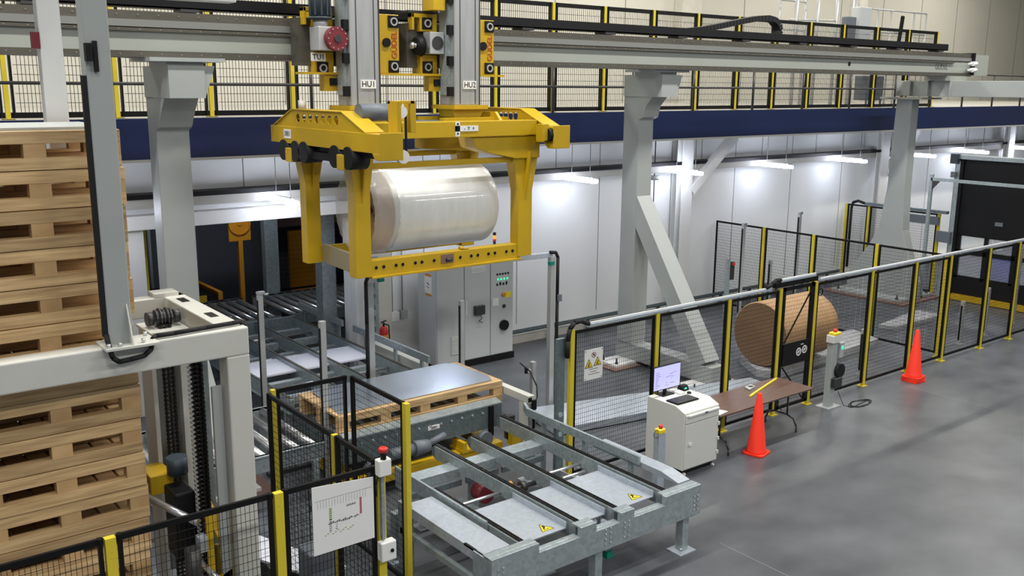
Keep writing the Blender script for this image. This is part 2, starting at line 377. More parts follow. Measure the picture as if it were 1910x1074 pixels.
# mezzanine fence
mp = [-1.6, -.15, 1.3, 2.76, 4.3, 5.79, 7.24, 8.7, 10.15, 11.62, 13.11, 14.57, 16.07, 17.56, 19.03, 20.46, 21.94, 23.44, 25.05, 26.7, 28.3]
fence('long mezzanine mesh fence with yellow posts above the blue band', (mp[0], 15.62, 5.15), (1, 0, 0), [x-mp[0] for x in mp], 5.17, 7.38, pw=.065, base=5.15, sx=.055, sz=.14, fw=.085, wr=.0052)
h = thing('handrail', 'grey tube handrail running along the mezzanine edge above the blue band', 'handrail', (20, 15.12, 5.15))
MB().cyl((-3, 15.12, 5.68), (60, 15.12, 5.68), .025, n=8).build('mid_rail', 'dark_steel', h)
MB().cyl((25, 15.12, 6.13), (60, 15.12, 6.13), .025, n=8).build('top_rail', 'dark_steel', h)
for i, x in enumerate([7.35, 10.0, 12.72, 15.0, 16.95, 19.1, 21.1, 23.2, 25.4, 27.3, 29.2, 31.1, 33.0]):
    MB().cyl((x, 15.12, 5.15), (x, 15.12, 6.13), .03, n=8).build('handrail_post', 'dark_steel', h)
# electric cabinet behind mezz fence
t = thing('control_box', 'grey control box standing behind the mezzanine fence near the far gantry column', 'box', (25.9, 16.3, 5.15))
B(25.5, 26.4, 16.1, 16.5, 5.35, 6.05).build('body', 'motor_grey', t, bev=.01); B(25.55, 25.6, 16.1, 16.14, 5.15, 5.35).build('foot', 'motor_grey', t); B(26.3, 26.35, 16.1, 16.14, 5.15, 5.35).build('foot', 'motor_grey', t)
B(25.65, 25.85, 16.07, 16.1, 5.75, 5.95).build('label_plate', 'white', t)

# ================================================================ GANTRY
GY0, GY1 = 12.9, 13.42
gb = thing('gantry_beam', 'long grey crane runway beam crossing the whole top of the hall', 'beam', (11, 13.16, 6.02))
B(-6, 25.2, GY0+.02, GY1, 6.10, 6.38).build('web', 'beam_grey', gb)
B(-6, 25.2, GY0-.02, GY1+.02, 6.02, 6.10).build('lower_flange', 'rail_steel', gb)
B(-6, 24.3, GY0-.03, GY0+.1, 6.345, 6.385).build('guide_rail', 'rail_steel', gb)
B(-6, 25.2, GY0-.0, GY1, 6.40, 6.49).build('upper_rail', 'rail_light', gb)
m_ = MB().prism([(GY0+.02, 6.49), (GY1, 6.49), (GY1, 6.62), (GY0+.02, 6.60)], 'x', -6, 25.2); m_.build('top_flange', 'rail_steel', gb)
bl = MB()
for i in range(118):
    x = -5.8+i*.262
    for z in (6.06, 6.365): bl.cyl((x, GY0-.035 if z > 6.2 else GY0-.025, z), (x, GY0-.015, z), .010, n=6)
    bl.cyl((x, GY0+.01, 6.55), (x, GY0+.02, 6.55), .010, n=6)
o = bl.build('bolt', 'rail_light', gb); o['kind'] = 'stuff'
MB().cyl((19.7, GY0+.015, 6.24), (19.7, GY0+.025, 6.24), .05, n=16).build('access_hole', 'black', gb)
text('GÜDEL', 'lettering', 'text_grey', gb, (23.75, GY0+.015, 6.24), .19)
B(25.2, 25.3, GY0-.05, GY1+.02, 6.05, 6.62).build('end_plate', 'black', gb)
B(25.3, 26.1, GY0, GY1, 6.05, 6.58).build('end_section', 'beam_grey', gb)
for z in (6.18, 6.34): MB().cyl((25.0, GY0-.12, z), (25.22, GY0-.12, z), .06, n=12).cyl((24.85, GY0-.12, z), (25.0, GY0-.12, z), .03, n=10).build('buffer', 'white', gb)
# cable trough
ct = thing('cable_trough', 'long black energy chain trough carried above the grey crane beam', 'trough', (11, 13.35, 6.66))
MB().box(-6, 24.55, 13.22, 13.24, 6.67, 6.83).box(-6, 24.55, 13.22, 13.52, 6.67, 6.69).box(-6, 24.55, 13.50, 13.52, 6.67, 6.83).build('trough', 'black', ct)
for i in range(16):
    B(-5.2+i*1.95, -4.95+i*1.95, 13.2, 13.5, 6.63, 6.67).build('bracket', 'dark_steel', ct)
ch = MB()
pts = [(14.2, 6.76), (14.6, 6.78), (15.1, 6.83), (15.7, 6.93), (16.3, 7.04), (16.8, 7.12), (17.15, 7.15), (17.4, 7.12), (17.55, 7.02), (17.6, 6.9), (17.52, 6.77)]
for (a, za), (b, zb) in zip(pts[:-1], pts[1:]):
    n = max(1, int(math.hypot(b-a, zb-za)/.09))
    for k in range(n):
        u0, u1 = k/n, (k+.85)/n
        ch.bar((a+(b-a)*u0, 13.36, za+(zb-za)*u0), (a+(b-a)*u1, 13.36, za+(zb-za)*u1), .2, .11)
ch.build('energy_chain', 'black_rubber', label='black energy chain looping up out of the trough right of the braced column', cat='cable chain')

def gantry_col(x0, x1, y0, y1, label, yf, bt, bb_):
    xc, yc = (x0+x1)/2, (y0+y1)/2
    t = thing('gantry_column', label, 'column', (xc, yc, 0))
    B(x0, x1, y0, y1, .42, 5.5).build('shaft', 'grey_paint', t, bev=.015)
    hd = MB().box(x0-.01, x1+.01, yf, y1+.01, 5.5, 5.92)
    hd.prism([(x1+.01, 5.5), (x1+.16, 5.92), (x1+.01, 5.92)], 'y', yf+.02, yf+.04)
    hd.build('head', 'grey_paint', t)
    MB().prism([(y0+.01, 5.05), (y0+.01, 5.5), (yf+.25, 5.5), (yf+.42, 5.32), (y0-.12, 5.1)], 'x', x0, x1).build('haunch', 'grey_paint', t)
    MB().box(x0-.25, x1+.28, yf-.05, y1-.25, 5.97, 6.02).box(x0-.02, x1+.02, yf+.05, y1-.3, 5.92, 5.97).build('head_plate', 'grey_paint', t)
    B(x0+.02, x1-.02, bb_-.3, y1+.05, .08, .42).build('base_beam', 'grey_paint', t, bev=.01)
    MB().bar((xc, y0+.14, bt), (xc, bb_, .40), x1-x0-.02, .36, up=(0, 1, 0)).build('brace', 'grey_paint', t)
    for yy in (y0+.15, bb_-.1):
        p = MB().box(x0-.55, x1+.25, yy-.28, yy+.28, .03, .08)
        fo = p.build('foot_plate', 'white', t)
        bb = MB()
        for bx in (x0-.45, x1+.15):
            for by in (yy-.2, yy+.2): bb.cyl((bx, by, .08), (bx, by, .2), .018, n=6).cyl((bx, by, .08), (bx, by, .11), .04, n=6)
        bb.build('anchor_bolt', 'dark_steel', fo)
        B(x0-.7, x1+.45, yy-.42, yy+.42, 0, .03).build('grout_plate', 'rust_plate', t)
    return t
gantry_col(4.19, 4.65, 13.45, 13.80, 'grey gantry column between the pallet stack and the dark opening', 12.75, 2.0, 12.5)
gantry_col(13.70, 14.12, 13.62, 14.05, 'grey gantry column with a diagonal brace in the middle of the scene', 13.02, 3.42, 11.75)
t = thing('gantry_column', 'tall grey gantry column flaring wide at its base near the roll-up door', 'column', (24.4, 14.2, 0))
X0, X1 = 24.15, 24.5
m_ = MB().prism([(13.85, 5.42), (13.84, 3.0), (13.78, 1.9), (13.6, 1.3), (13.3, .5), (13.3, .1), (15.35, .1), (15.35, .5), (14.75, 1.4), (14.5, 1.9), (14.36, 3.0), (14.3, 5.42)], 'x', X0, X1)
m_.build('shaft', 'grey_paint', t, bev=.015)
B(23.5, 25.2, 13.3, 15.4, .04, .10).build('foot_plate', 'grey_paint', t); B(23.35, 25.35, 13.1, 15.6, 0, .04).build('grout_plate', 'rust_plate', t)
bb = MB()
for x in (23.6, 25.1):
    for y in (13.45, 15.25, 14.3): bb.cyl((x, y, .1), (x, y, .22), .02, n=6).cyl((x, y, .1), (x, y, .14), .045, n=6)
bb.build('anchor_bolt', 'dark_steel', t)
B(23.9, 24.9, 13.45, 14.65, 5.42, 5.47).build('head_plate', 'beam_grey', t)
t = thing('cross_beam', 'grey cross beam lying on the flared column and running out at the right', 'beam', (24.4, 11, 5.5))
B(24.15, 24.7, 6, 14.35, 5.5, 5.9).build('beam', 'grey_paint', t, bev=.01)
for y in (13.9, 13.4, 12.8): B(24.05, 24.15, y, y+.02, 5.5, 5.9).build('stiffener', 'grey_paint', t)
B(24.0, 24.85, 12.8, 13.5, 5.9, 6.02).build('seat_plate', 'beam_grey', t)

# ---- crane carriages with masts
def square_boss(mb, mr, x, y, z, s_=.085):
    mb.box(x-s_, x+s_, y-.02, y, z-s_, z+s_); mr.ring((x, y-.03, z), (0, 1, 0), .06, .04, .02, 18)
def carriage(mx, tag_txt, label, motor):
    t = thing('crane_carriage', label, 'crane', (mx, 12.5, 5.5), 'crane carriages on the beam')
    ms = MB().box(mx-.25, mx+.22, 12.1, 12.5, 5.40, 8.6)
    mo = ms.build('mast', 'alu_mast', t, bev=.01)
    gr = MB()
    for gx in (mx-.15, mx+.13): gr.box(gx-.006, gx+.006, 12.095, 12.1, 5.42, 8.6)
    gr.box(mx+.20, mx+.221, 12.094, 12.1, 5.4, 8.6)
    gr.build('groove', 'dark_steel', mo)
    tp = B(mx-.1, mx+.14, 12.085, 12.098, 5.64, 5.76).build('name_tag', 'tag_white', mo); text(tag_txt, 'lettering', 'text_black', tp, (mx+.02, 12.083, 5.70), .115)
    B(mx-.29, mx-.25, 12.2, 12.45, 5.55, 8.6).build('mast_rail', 'galv', t)
    for z in (5.6, 6.05, 6.5, 6.95): B(mx-.33, mx-.25, 12.12, 12.2, z-.07, z+.07).build('rail_clamp', 'black', t)
    # right side plate with lettering
    rp = B(mx+.23, mx+.78, 12.5, 12.6, 5.86, 6.70).build('side_plate', 'crane_yellow', t, bev=.008)
    for z in (6.60, 5.96):
        k = MB(); r = MB(); square_boss(k, r, mx+.68, 12.5, z)
        k.build('bearing_block', 'black', rp); r.build('bearing_ring', 'aluminium', rp)
    MB().cyl((mx+.56, 12.47, 6.3), (mx+.56, 12.5, 6.3), .065, n=18).build('knob', 'black', rp)
    text('GÜDEL', 'lettering', 'text_red', rp, (mx+.70, 12.495, 6.27), .125, xdir=(0, 0, 1), up=(-1, 0, 0))
    B(mx+.26, mx+.92, 12.4, 12.66, 5.83, 5.86).build('lower_lip', 'crane_yellow', t)
    # left plate
    o_ = .18
    lp = MB().box(mx-.78+o_, mx-.30, 12.5, 12.62, 5.86, 6.14).box(mx-.78+o_, mx-.30, 12.5, 12.62, 6.48, 6.74).box(mx-.92+o_, mx-.78+o_, 12.5, 12.62, 6.68, 6.74).box(mx-.92+o_, mx-.88+o_, 12.5, 12.62, 6.5, 6.74).box(mx-.72+o_, mx-.30, 12.62, 12.84, 5.86, 6.74)
    lp = lp.build('side_plate', 'crane_yellow', t, bev=.006)
    for z in ((5.96, 6.60) if not motor else (5.915,)):
        k = MB(); r = MB(); square_boss(k, r, mx-.66+.18, 12.5, z)
        k.build('bearing_block', 'black', lp); r.build('bearing_ring', 'aluminium', lp)
    B(mx-.82, mx-.26, 12.4, 12.66, 5.83, 5.86).build('lower_lip', 'crane_yellow', t)
    B(mx-.48, mx-.26, 12.45, 12.6, 5.60, 5.83).build('lower_bracket', 'crane_yellow', t)
    B(mx-.40, mx-.30, 12.42, 12.45, 5.68, 5.78).build('sensor_head', 'black', t)
    B(mx-.78, mx+.56, 12.6, 12.86, 5.95, 6.60).build('back_plate', 'rail_steel', t)
    # gearbox
    gb_ = B(mx-.66 if motor else mx-.55, mx-.30, 12.22 if motor else 12.3, 12.5, 6.15, 6.47).build('gearbox', 'aluminium', t, bev=.01)
    if motor:
        MB().cyl((mx-.42, 12.13, 6.31), (mx-.42, 12.22, 6.31), .165, n=32).build('red_flange', 'red_paint', gb_, label='dark red round flange')
        MB().cyl((mx-.42, 12.11, 6.31), (mx-.42, 12.13, 6.31), .05, n=18).build('hub', 'dark_steel', gb_)
        bb = MB()
        for i in range(12): a = i*math.pi/6; bb.cyl((mx-.42+.14*math.cos(a), 12.12, 6.31+.14*math.sin(a)), (mx-.42+.14*math.cos(a), 12.13, 6.31+.14*math.sin(a)), .01, n=6)
        bb.build('bolt', 'steel', gb_)
        mm = MB().cyl((mx-.56, 12.36, 6.60), (mx-.56, 12.36, 7.1), .14, n=20).cyl((mx-.56, 12.36, 6.57), (mx-.56, 12.36, 6.60), .165, n=20)
        for i in range(10): a = i*math.pi/5; mm.bar((mx-.56+.14*math.cos(a), 12.36+.14*math.sin(a), 6.62), (mx-.56+.14*math.cos(a), 12.36+.14*math.sin(a), 7.08), .02)
        mm.build('motor', 'motor_blue', t)
        MB().cyl((mx-.56, 12.36, 6.45), (mx-.56, 12.36, 6.57), .10, n=18).build('motor_neck', 'aluminium', t)
        tp = B(mx-.68, mx-.46, 12.43, 12.445, 6.01, 6.12).build('name_tag', 'tag_white', lp); text('TU1', 'lettering', 'text_black', tp, (mx-.57, 12.425, 6.065), .105)
    else:
        MB().cyl((mx-.42, 12.29, 6.31), (mx-.42, 12.302, 6.31), .10, n=28).build('bore', 'dark_steel', gb_)
        MB().cyl((mx-.80, 12.45, 6.27), (mx-.56, 12.45, 6.27), .035, n=14).cyl((mx-.79, 12.45, 6.27), (mx-.75, 12.45, 6.27), .05, n=14).build('drive_shaft', 'steel', t)
        MB().cyl((mx-.72, 12.45, 6.27), (mx-.62, 12.45, 6.27), .12, r2=.16, n=18).build('coupling', 'black', t)
        B(mx-.55, mx-.35, 12.2, 12.5, 6.78, 7.2).build('upper_guard', 'crane_yellow', t)
        B(mx-.80, mx-.30, 12.5, 12.9, 6.745, 6.78).build('platform', 'dark_steel', t)
    # yellow flange
    MB().box(mx-.33, mx+.3, 12.0, 12.62, 5.34, 5.40).prism([(mx-.25, 5.22), (mx+.22, 5.22), (mx+.3, 5.34), (mx-.3, 5.34)], 'y', 12.1, 12.5).build('mast_flange', 'crane_yellow', t)
    return t
carriage(6.74, 'HU1', 'crane carriage with the dark red flange and upright blue motor, mast tagged HU1', True)
carriage(8.49, 'HU2', 'crane carriage with the square white gearbox and round bore, mast tagged HU2', False)

# ---- lifting frame (spreader + clamp)
sp = thing('lifting_frame', 'large yellow roll clamp frame hanging under the crane masts', 'lifting frame', (7.7, 12.34, 3.05))
def end_beam(x0, x1, ya, yb, pa, pb, face):
    """box girder along Y with raised perforated web"""
    m_ = MB().box(x0, x1, ya, yb, 4.86, 5.10)
    m_.prism([(ya-.005, 4.78), (ya+.12, 4.78), (ya+.2, 4.86), (ya-.005, 4.86)], 'x', x0-.02, x1+.02)
    m_.box(x0-.02, x1+.02, ya-.02, ya, 4.78, 5.12)
    e = m_.build('end_beam', 'crane_yellow', sp, bev=.006)
    web = MB()
    # raised web with round holes: strips between holes
    xw0, xw1 = (x0+.02, x0+.035) if face < 0 else (x1-.035, x1-.02)
    pl = [(pa, 5.10), (pa+.62, 5.34), (pb-.62, 5.34), (pb, 5.10)]
    n = 7; hs = (pb-pa-1.4)/n
    segs = [pa+.70+hs*i for i in range(n+1)]
    web.prism([(pa, 5.10), (pa+.62, 5.34), (segs[0], 5.34), (segs[0], 5.10)], 'x', xw0, xw1)
    web.prism([(segs[-1], 5.10), (segs[-1], 5.34), (pb-.62, 5.34), (pb, 5.10)], 'x', xw0, xw1)
    for i in range(n):
        a, b = segs[i], segs[i+1]; c = (a+b)/2; r = .062; zc = 5.23
        for sgn in (1, -1):
            poly = [(a, zc), (a, zc+sgn*.11 if sgn > 0 else zc-.13), (b, zc+sgn*.11 if sgn > 0 else zc-.13), (b, zc)] + [(c+r*math.cos(th), zc+sgn*r*math.sin(th)) for th in [math.pi*k/10 for k in range(11)]]
            N = len(poly); vs = [(xx, u, w_) for xx in (xw0, xw1) for u, w_ in poly]
            # quad strips: outer rim to arc
            top = zc+.11 if sgn > 0 else zc-.13
            arcp = [(c+r*math.cos(math.pi*k/10), zc+sgn*r*math.sin(math.pi*k/10)) for k in range(11)]
            out = [(b-(b-a)*k/10, top) for k in range(11)]
            for xx in (xw0, xw1):
                vv = [(xx, u, w_) for u, w_ in arcp+out]; web.add(vv, [(k, k+1, 12+k, 11+k) for k in range(10)])
                web.add([(xx, b, zc), (xx, b, top), (xx, c+r, zc)], [(0, 1, 2)]); web.add([(xx, a, zc), (xx, a, top), (xx, c-r, zc)], [(0, 1, 2)])
            vv = [(xx, u, w_) for xx in (xw0, xw1) for u, w_ in arcp]; web.add(vv, [(k, k+1, 12+k, 11+k) for k in range(10)])
    web.build('perforated_web', 'crane_yellow', e)
    cap = MB().bar((( x0+x1)/2, pa, 5.105), ((x0+x1)/2, pa+.62, 5.345), x1-x0, .012).bar(((x0+x1)/2, pa+.62, 5.345), ((x0+x1)/2, pb-.62, 5.345), (x1-x0)*1.0, .012).bar(((x0+x1)/2, pb-.62, 5.345), ((x0+x1)/2, pb, 5.105), x1-x0, .012)
    cap.build('web_cap', 'crane_yellow', e)
    return e
eL = end_beam(5.86, 6.14, 10.2, 13.45, 10.6, 13.35, -1)
eR = end_beam(9.2, 9.48, 10.9, 13.6, 11.1, 13.4, -1)
pl = B(5.853, 5.858, 12.75, 12.98, 4.93, 5.06).build('number_plate', 'tag_white', eL); text('3001', 'lettering', 'text_black', pl, (5.852, 12.865, 4.995), .10, xdir=(0, -1, 0))
cb = MB().box(6.14, 9.2, 11.3, 11.52, 4.97, 5.19).box(6.14, 9.2, 13.0, 13.2, 4.97, 5.19).build('cross_girder', 'crane_yellow', sp, bev=.006)
pl = MB().box(7.70, 8.10, 11.292, 11.298, 5.05, 5.13).box(7.70, 7.78, 11.292, 11.298, 4.98, 5.19).build('axis_plate', 'tag_white', cb)
text('Z', 'lettering', 'text_black', pl, (7.74, 11.29, 5.09), .09); text('-  Y  +', 'lettering', 'text_black', pl, (7.94, 11.29, 5.09), .07)
for z in (5.155, 5.02): MB().cyl((7.74, 11.288, z), (7.74, 11.291, z), .016, n=10).build('axis_dot', 'text_black', pl)
B(6.9, 8.5, 11.9, 12.7, 5.14, 5.17).build('centre_plate', 'galv_dark', sp)
m_ = MB().box(7.9, 9.1, 11.9, 12.0, 5.1, 5.22).box(7.9, 9.1, 12.6, 12.7, 5.1, 5.22).prism([(11.9, 5.3), (12.7, 5.3), (12.7, 5.1), (11.7, 5.1)], 'x', 8.85, 8.9)
m_.build('saddle', 'crane_yellow', sp)
m_ = MB().box(6.2, 7.3, 11.95, 12.05, 5.1, 5.22).box(6.2, 7.3, 12.6, 12.7, 5.1, 5.22); m_.build('saddle', 'crane_yellow', sp)
# drive motor and belt bracket near left end
MB().cyl((6.05, 11.1, 5.34), (6.50, 11.1, 5.34), .115, n=22).build('drive_motor', 'motor_grey', sp)
MB().cyl((6.50, 11.1, 5.34), (6.56, 11.1, 5.34), .13, n=22).build('motor_flange', 'black', sp)
m_ = MB().box(6.14, 6.2, 10.28, 10.5, 4.8, 5.50).box(6.14, 6.5, 10.45, 10.5, 5.46, 5.50).box(6.44, 6.52, 10.45, 10.62, 5.1, 5.50).build('belt_bracket', 'crane_yellow', sp, bev=.004)
MB().cyl((6.3, 10.42, 5.36), (6.3, 10.47, 5.36), .075, n=20).build('pulley', 'white', sp)
MB().bar((6.27, 10.44, 5.36), (6.31, 10.44, 4.8), .02, .03).bar((6.36, 10.44, 5.36), (6.36, 10.44, 4.8), .02, .03).build('belt', 'black_rubber', sp)
MB().cyl((6.3, 10.4, 4.8), (6.3, 10.46, 4.8), .085, n=20).build('pulley', 'white', sp)
MB().cyl((6.0, 12.65, 5.35), (6.0, 12.65, 5.47), .055, n=14).build('beacon', 'cabinet_cream', sp)
MB().cyl((9.12, 10.98, 4.98), (9.2, 10.98, 4.98), .10, n=20).build('pulley', 'black', sp)
B(9.02, 9.14, 10.95, 11.1, 4.9, 5.14).build('pulley_bracket', 'crane_yellow', sp)
# carriages under end beams (black rollers) and clamp head
for y in (11.05, 11.42, 12.35, 12.62, 13.0):
    MB().cyl((5.84, y, 4.76), (6.10, y, 4.76), .15, n=20).build('track_roller', 'black_rubber', sp)
B(5.95, 6.08, 10.5, 13.2, 4.78, 4.86).build('cable_carrier', 'black', sp)
B(5.9, 6.05, 11.62, 12.2, 4.68, 4.78).build('cable_carrier', 'black_rubber', sp)
for y in (11.22, 12.8): B(5.82, 6.0, y-.09, y+.09, 4.60, 4.80).build('roller_bracket', 'crane_yellow', sp, bev=.01)
m_ = MB().prism([(8.05, 4.95), (9.3, 4.95), (9.3, 4.62), (8.85, 4.62), (8.35, 4.72), (8.1, 4.80)], 'y', 11.35, 11.75)
m_.build('clamp_head', 'crane_yellow', sp, bev=.006); m_ = MB()
m_.prism([(8.2, 4.95), (9.3, 4.95), (9.3, 4.62), (8.2, 4.7)], 'y', 12.9, 13.2)
m_.build('clamp_head', 'crane_yellow', sp, bev=.006)
def leg(x0, x1, y, zb, zt, flare):
    m_ = MB().prism([(x0, zb), (x1, zb), (x1, zt-.6), (x1+flare, zt), (x0-flare, zt), (x0, zt-.6)], 'y', y-.1, y+.1)
    o = m_.build('leg', 'crane_yellow', sp, bev=.006)
    MB().prism([(y-.1, zt-.75), (y-.1, zt), (y-.24, zt)], 'x', (x0+x1)/2-.01, (x0+x1)/2+.01).build('gusset', 'crane_yellow', o)
    return o
leg(6.12, 6.36, 11.5, 3.08, 4.86, .09); leg(6.17, 6.40, 13.1, 3.04, 4.86, .11)
leg(8.93, 9.20, 11.5, 3.10, 4.72, .12); leg(8.98, 9.24, 13.1, 3.04, 4.72, .12)
B(6.40, 8.93, 11.45, 11.52, 4.56, 4.64).build('tie_bar', 'crane_yellow', sp); B(6.40, 8.98, 13.06, 13.13, 4.58, 4.66).build('tie_bar', 'crane_yellow', sp)
lb = MB().box(6.36, 9.0, 11.42, 11.46, 3.08, 3.30).box(6.36, 9.0, 11.38, 11.60, 3.05, 3.08).box(6.36, 9.0, 11.46, 11.6, 3.28, 3.30).build('lower_rail', 'crane_yellow', sp, bev=.004)
hh = MB()
for x in (6.44, 6.56, 6.76, 6.87, 7.08, 7.19, 7.40, 7.86, 8.06, 8.18, 8.38, 8.50, 8.72, 8.84): hh.cyl((x, 11.412, 3.2), (x, 11.42, 3.2), .024, n=12)
hh.build('rail_hole', 'black', lb)
B(7.52, 7.74, 11.41, 11.42, 3.14, 3.27).build('rail_pocket', 'rust_plate', lb); MB().cyl((7.6, 11.4, 3.19), (7.7, 11.4, 3.19), .025, n=10).build('latch', 'dark_steel', lb)
MB().cyl((7.9, 11.5, 3.32), (7.96, 11.5, 3.32), .03, n=10).box(7.9, 8.05, 11.44, 11.5, 3.26, 3.30).build('latch', 'crane_yellow', lb)
B(6.40, 9.0, 13.08, 13.12, 3.06, 3.28).build('lower_rail', 'crane_yellow', sp)
MB().add([(6.38, 11.6, 3.30), (6.38, 12.95, 3.34), (6.38, 12.9, 3.06), (6.38, 11.7, 3.02), (6.42, 11.6, 3.30), (6.42, 12.95, 3.34), (6.42, 12.9, 3.06), (6.42, 11.7, 3.02)], [(0, 1, 2, 3), (7, 6, 5, 4), (0, 4, 5, 1), (2, 6, 7, 3), (1, 5, 6, 2), (0, 3, 7, 4)]).build('end_flap', 'brown_film', sp, label='brown translucent flap')
# hanging wrapped roll
RL = thing('wrapped_roll', 'big white shrink-wrapped paper roll held up in the yellow clamp frame', 'paper roll', (7.8, 12.34, 3.25))
def rollmesh(xa, xb, y, z, r, nseg, n=64, jit=0, rnd=.03):
    m_ = MB(); v = []; rows = []
    xs = [xa] + [xa+rnd] + [xa+(xb-xa)*k/nseg for k in range(1, nseg)] + [xb-rnd, xb]
    rs = [r-rnd] + [r] + [r]*(nseg-1) + [r, r-rnd]
    for x, rr in zip(xs, rs):
        for k in range(n):
            a = 2*math.pi*k/n; q = rr+jit*random.uniform(-1, 1); v.append((x+jit*random.uniform(-1, 1), y+q*math.cos(a), z+q*math.sin(a)))
    f = [(j*n+k, j*n+(k+1) % n, (j+1)*n+(k+1) % n, (j+1)*n+k) for j in range(len(xs)-1) for k in range(n)]
    m_.add(v, f, [True]*len(f)); return m_, n, len(xs)
m_, n, R_ = rollmesh(6.95, 8.82, 12.34, 3.87, .625, 10)
m_.add([m_.v[(R_-1)*n+k] for k in range(n)], [tuple(range(n))])
m_.build('wrap', 'film', RL)
MB().ring((6.955, 12.34, 3.87), (1, 0, 0), .60, .07, .02, 48).build('end_board', 'cardboard', RL, label='brown cardboard end disc')
MB().ring((6.93, 12.34, 3.87), (1, 0, 0), .075, .05, .06, 24).build('core', 'rust_plate', RL)
MB().cyl((6.97, 12.34, 3.87), (7.0, 12.34, 3.87), .6, n=48).build('core_plug', 'cardboard', RL)
m_, n, R_ = rollmesh(6.62, 7.05, 12.34, 3.87, .640, 6, jit=.008, rnd=.04); m_.build('film_overhang', 'clear_film', RL)

# ================================================================ PALLETS
def pallet(label, L, D, loc, group, local=True):
    t = thing('pallet', label, 'pallet', loc, group, local=True)
    m_ = MB().box(-L, 0, 0, .11, .215, .32).box(-L, 0, D-.11, D, .215, .32)
    for k in range(14):
        x = -L+(L-.16)*k/13; m_.box(x, x+.16, .11, D-.11, .285, .32)
    m_.box(-L, 0, D/2-.06, D/2+.06, .215, .285); m_.build('top_deck', 'wood', t, bev=.004)
    m_ = MB().box(-L, 0, .0, .11, 0, .10).box(-L, 0, D-.11, D, 0, .10).box(-L, 0, D/2-.06, D/2+.06, 0, .10)
    m_.build('bottom_deck', 'wood', t, bev=.004)
    for k in range(5):
        x = -.17-(L-.17)*k/4
        for y in (.005, D/2-.05, D-.115):
            B(x, x+.17, y, y+.11, .10, .215).build('block', 'wood_block', t)
    return t
P0 = pallet('x', 2.55, 1.2, (2.37, 8.6, 4.9), 'pallets in the tall stack')
ordn = ['topmost', 'second', 'third', 'fourth', 'fifth', 'sixth', 'seventh', 'eighth', 'ninth', 'tenth', 'eleventh', 'twelfth', 'thirteenth', 'fourteenth']
dx = [0, .02, 0, .0, .015, -.02, 0, .01, -.01, 0, .012, .0, -.01, .01]
for i in range(14):
    o = P0 if i == 0 else copy_tree(P0)
    o.location = (2.37+dx[i], 8.6+dx[(i+3) % 14]*.8, 4.985-.327*i)
    o['label'] = 'wooden pallet in the tall left stack, %s from the top' % ordn[i] if i else 'topmost wooden pallet of the tall left stack, under a grey sheet'
B(-.1, 2.33, 8.66, 9.78, 5.306, 5.33).build('cover_sheet', 'grey_paint', label='pale grey sheet lying on the topmost pallet of the stack', cat='sheet')
ps = pallet('single wooden pallet on the galvanised transfer cart, under a shiny metal sheet', 2.85, 1.28, (8.6, 11.34, .855), None)
MB().prism([(5.80, 11.42), (8.45, 11.42), (8.53, 11.62), (8.50, 12.5), (8.35, 12.62), (5.95, 12.62)], 'z', 1.182, 1.19).build('metal_sheet', 'sheet_metal', label='shiny grey metal sheet lying on the single pallet', cat='sheet')

# ================================================================ PALLET DISPENSER (cream frame)
pf = thing('pallet_dispenser', 'cream-painted welded steel frame standing around the pallet stack', 'machine frame', (3.1, 8.3, 0))
B(-1.5, 3.27, 8.2, 8.40, 3.24, 3.50).build('front_beam', 'cream', pf, bev=.015)
B(3.05, 3.27, 8.2, 8.42, 0, 3.24).build('corner_post', 'cream', pf, bev=.015)
B(3.05, 3.27, 8.40, 10.05, 3.30, 3.50).build('side_beam', 'cream', pf, bev=.012)
sl = MB().box(3.12, 3.2, 8.75, 8.95, 3.5, 3.504).box(3.12, 3.2, 9.55, 9.75, 3.5, 3.504); sl.build('slot', 'black', pf)
B(-1.5, 3.27, 9.9, 10.08, 3.30, 3.50).build('back_beam', 'cream', pf, bev=.012)
B(2.95, 3.2, 9.9, 10.12, 3.50, 3.54).build('cap_plate', 'cream', pf)
B(3.05, 3.27, 9.9, 10.08, 0, 3.3).build('rear_post', 'cream', pf)
B(2.93, 3.02, 8.3, 8.34, .3, 2.95).build('cover_strip', 'grey_paint', pf)
MB().box(2.68, 2.72, 9.25, 9.6, .6, 3.3).box(2.72, 3.0, 9.56, 9.6, .6, 3.3).box(2.96, 3.0, 9.25, 9.6, .6, 3.3).build('chain_guide', 'cream', pf)
B(2.66, 3.04, 9.15, 9.62, 3.30, 3.33).build('bearing_plate', 'cream', pf, bev=.01)
MB().box(2.90, 2.93, 8.55, 8.8, .4, 3.2).box(2.93, 3.05, 8.72, 8.76, .4, 3.2).build('chain_guide', 'galv', pf)
def sprocket(x, y, z):
    m_ = MB().cyl((x-.08, y, z), (x+.08, y, z), .07, n=14)
    for k in range(5):
        m_.ring((x-.07+.035*k, y, z), (1, 0, 0), .10 if k % 2 else .085, .06, .016, 14)
    m_.cyl((x-.16, y, z), (x-.1, y, z), .07, n=12).cyl((x+.1, y, z), (x+.16, y, z), .07, n=12)
    m_.build('sprocket', 'dark_steel', pf)
sprocket(2.85, 9.35, 3.42); sprocket(2.98, 8.62, 3.36)
def chain_v(x, y, z0, z1, w_, mt='chain'):
    m_ = MB(); z = z0; k = 0
    while z < z1:
        for i in range(3):
            xx = x-w_/2+w_*i/2
            m_.box(xx-.009, xx+.009, y-.02, y+.02, z, z+.036)
        m_.cyl((x-w_/2-.015, y, z+.018), (x+w_/2+.015, y, z+.018), .012, n=6)
        z += .045; k += 1
    return m_
o = chain_v(2.84, 9.26, .5, 3.35, .09).build('lift_chain', 'chain', pf)
chain_v(2.87, 8.52, .35, 3.3, .09).build('lift_chain', 'chain', pf)
m_ = MB()
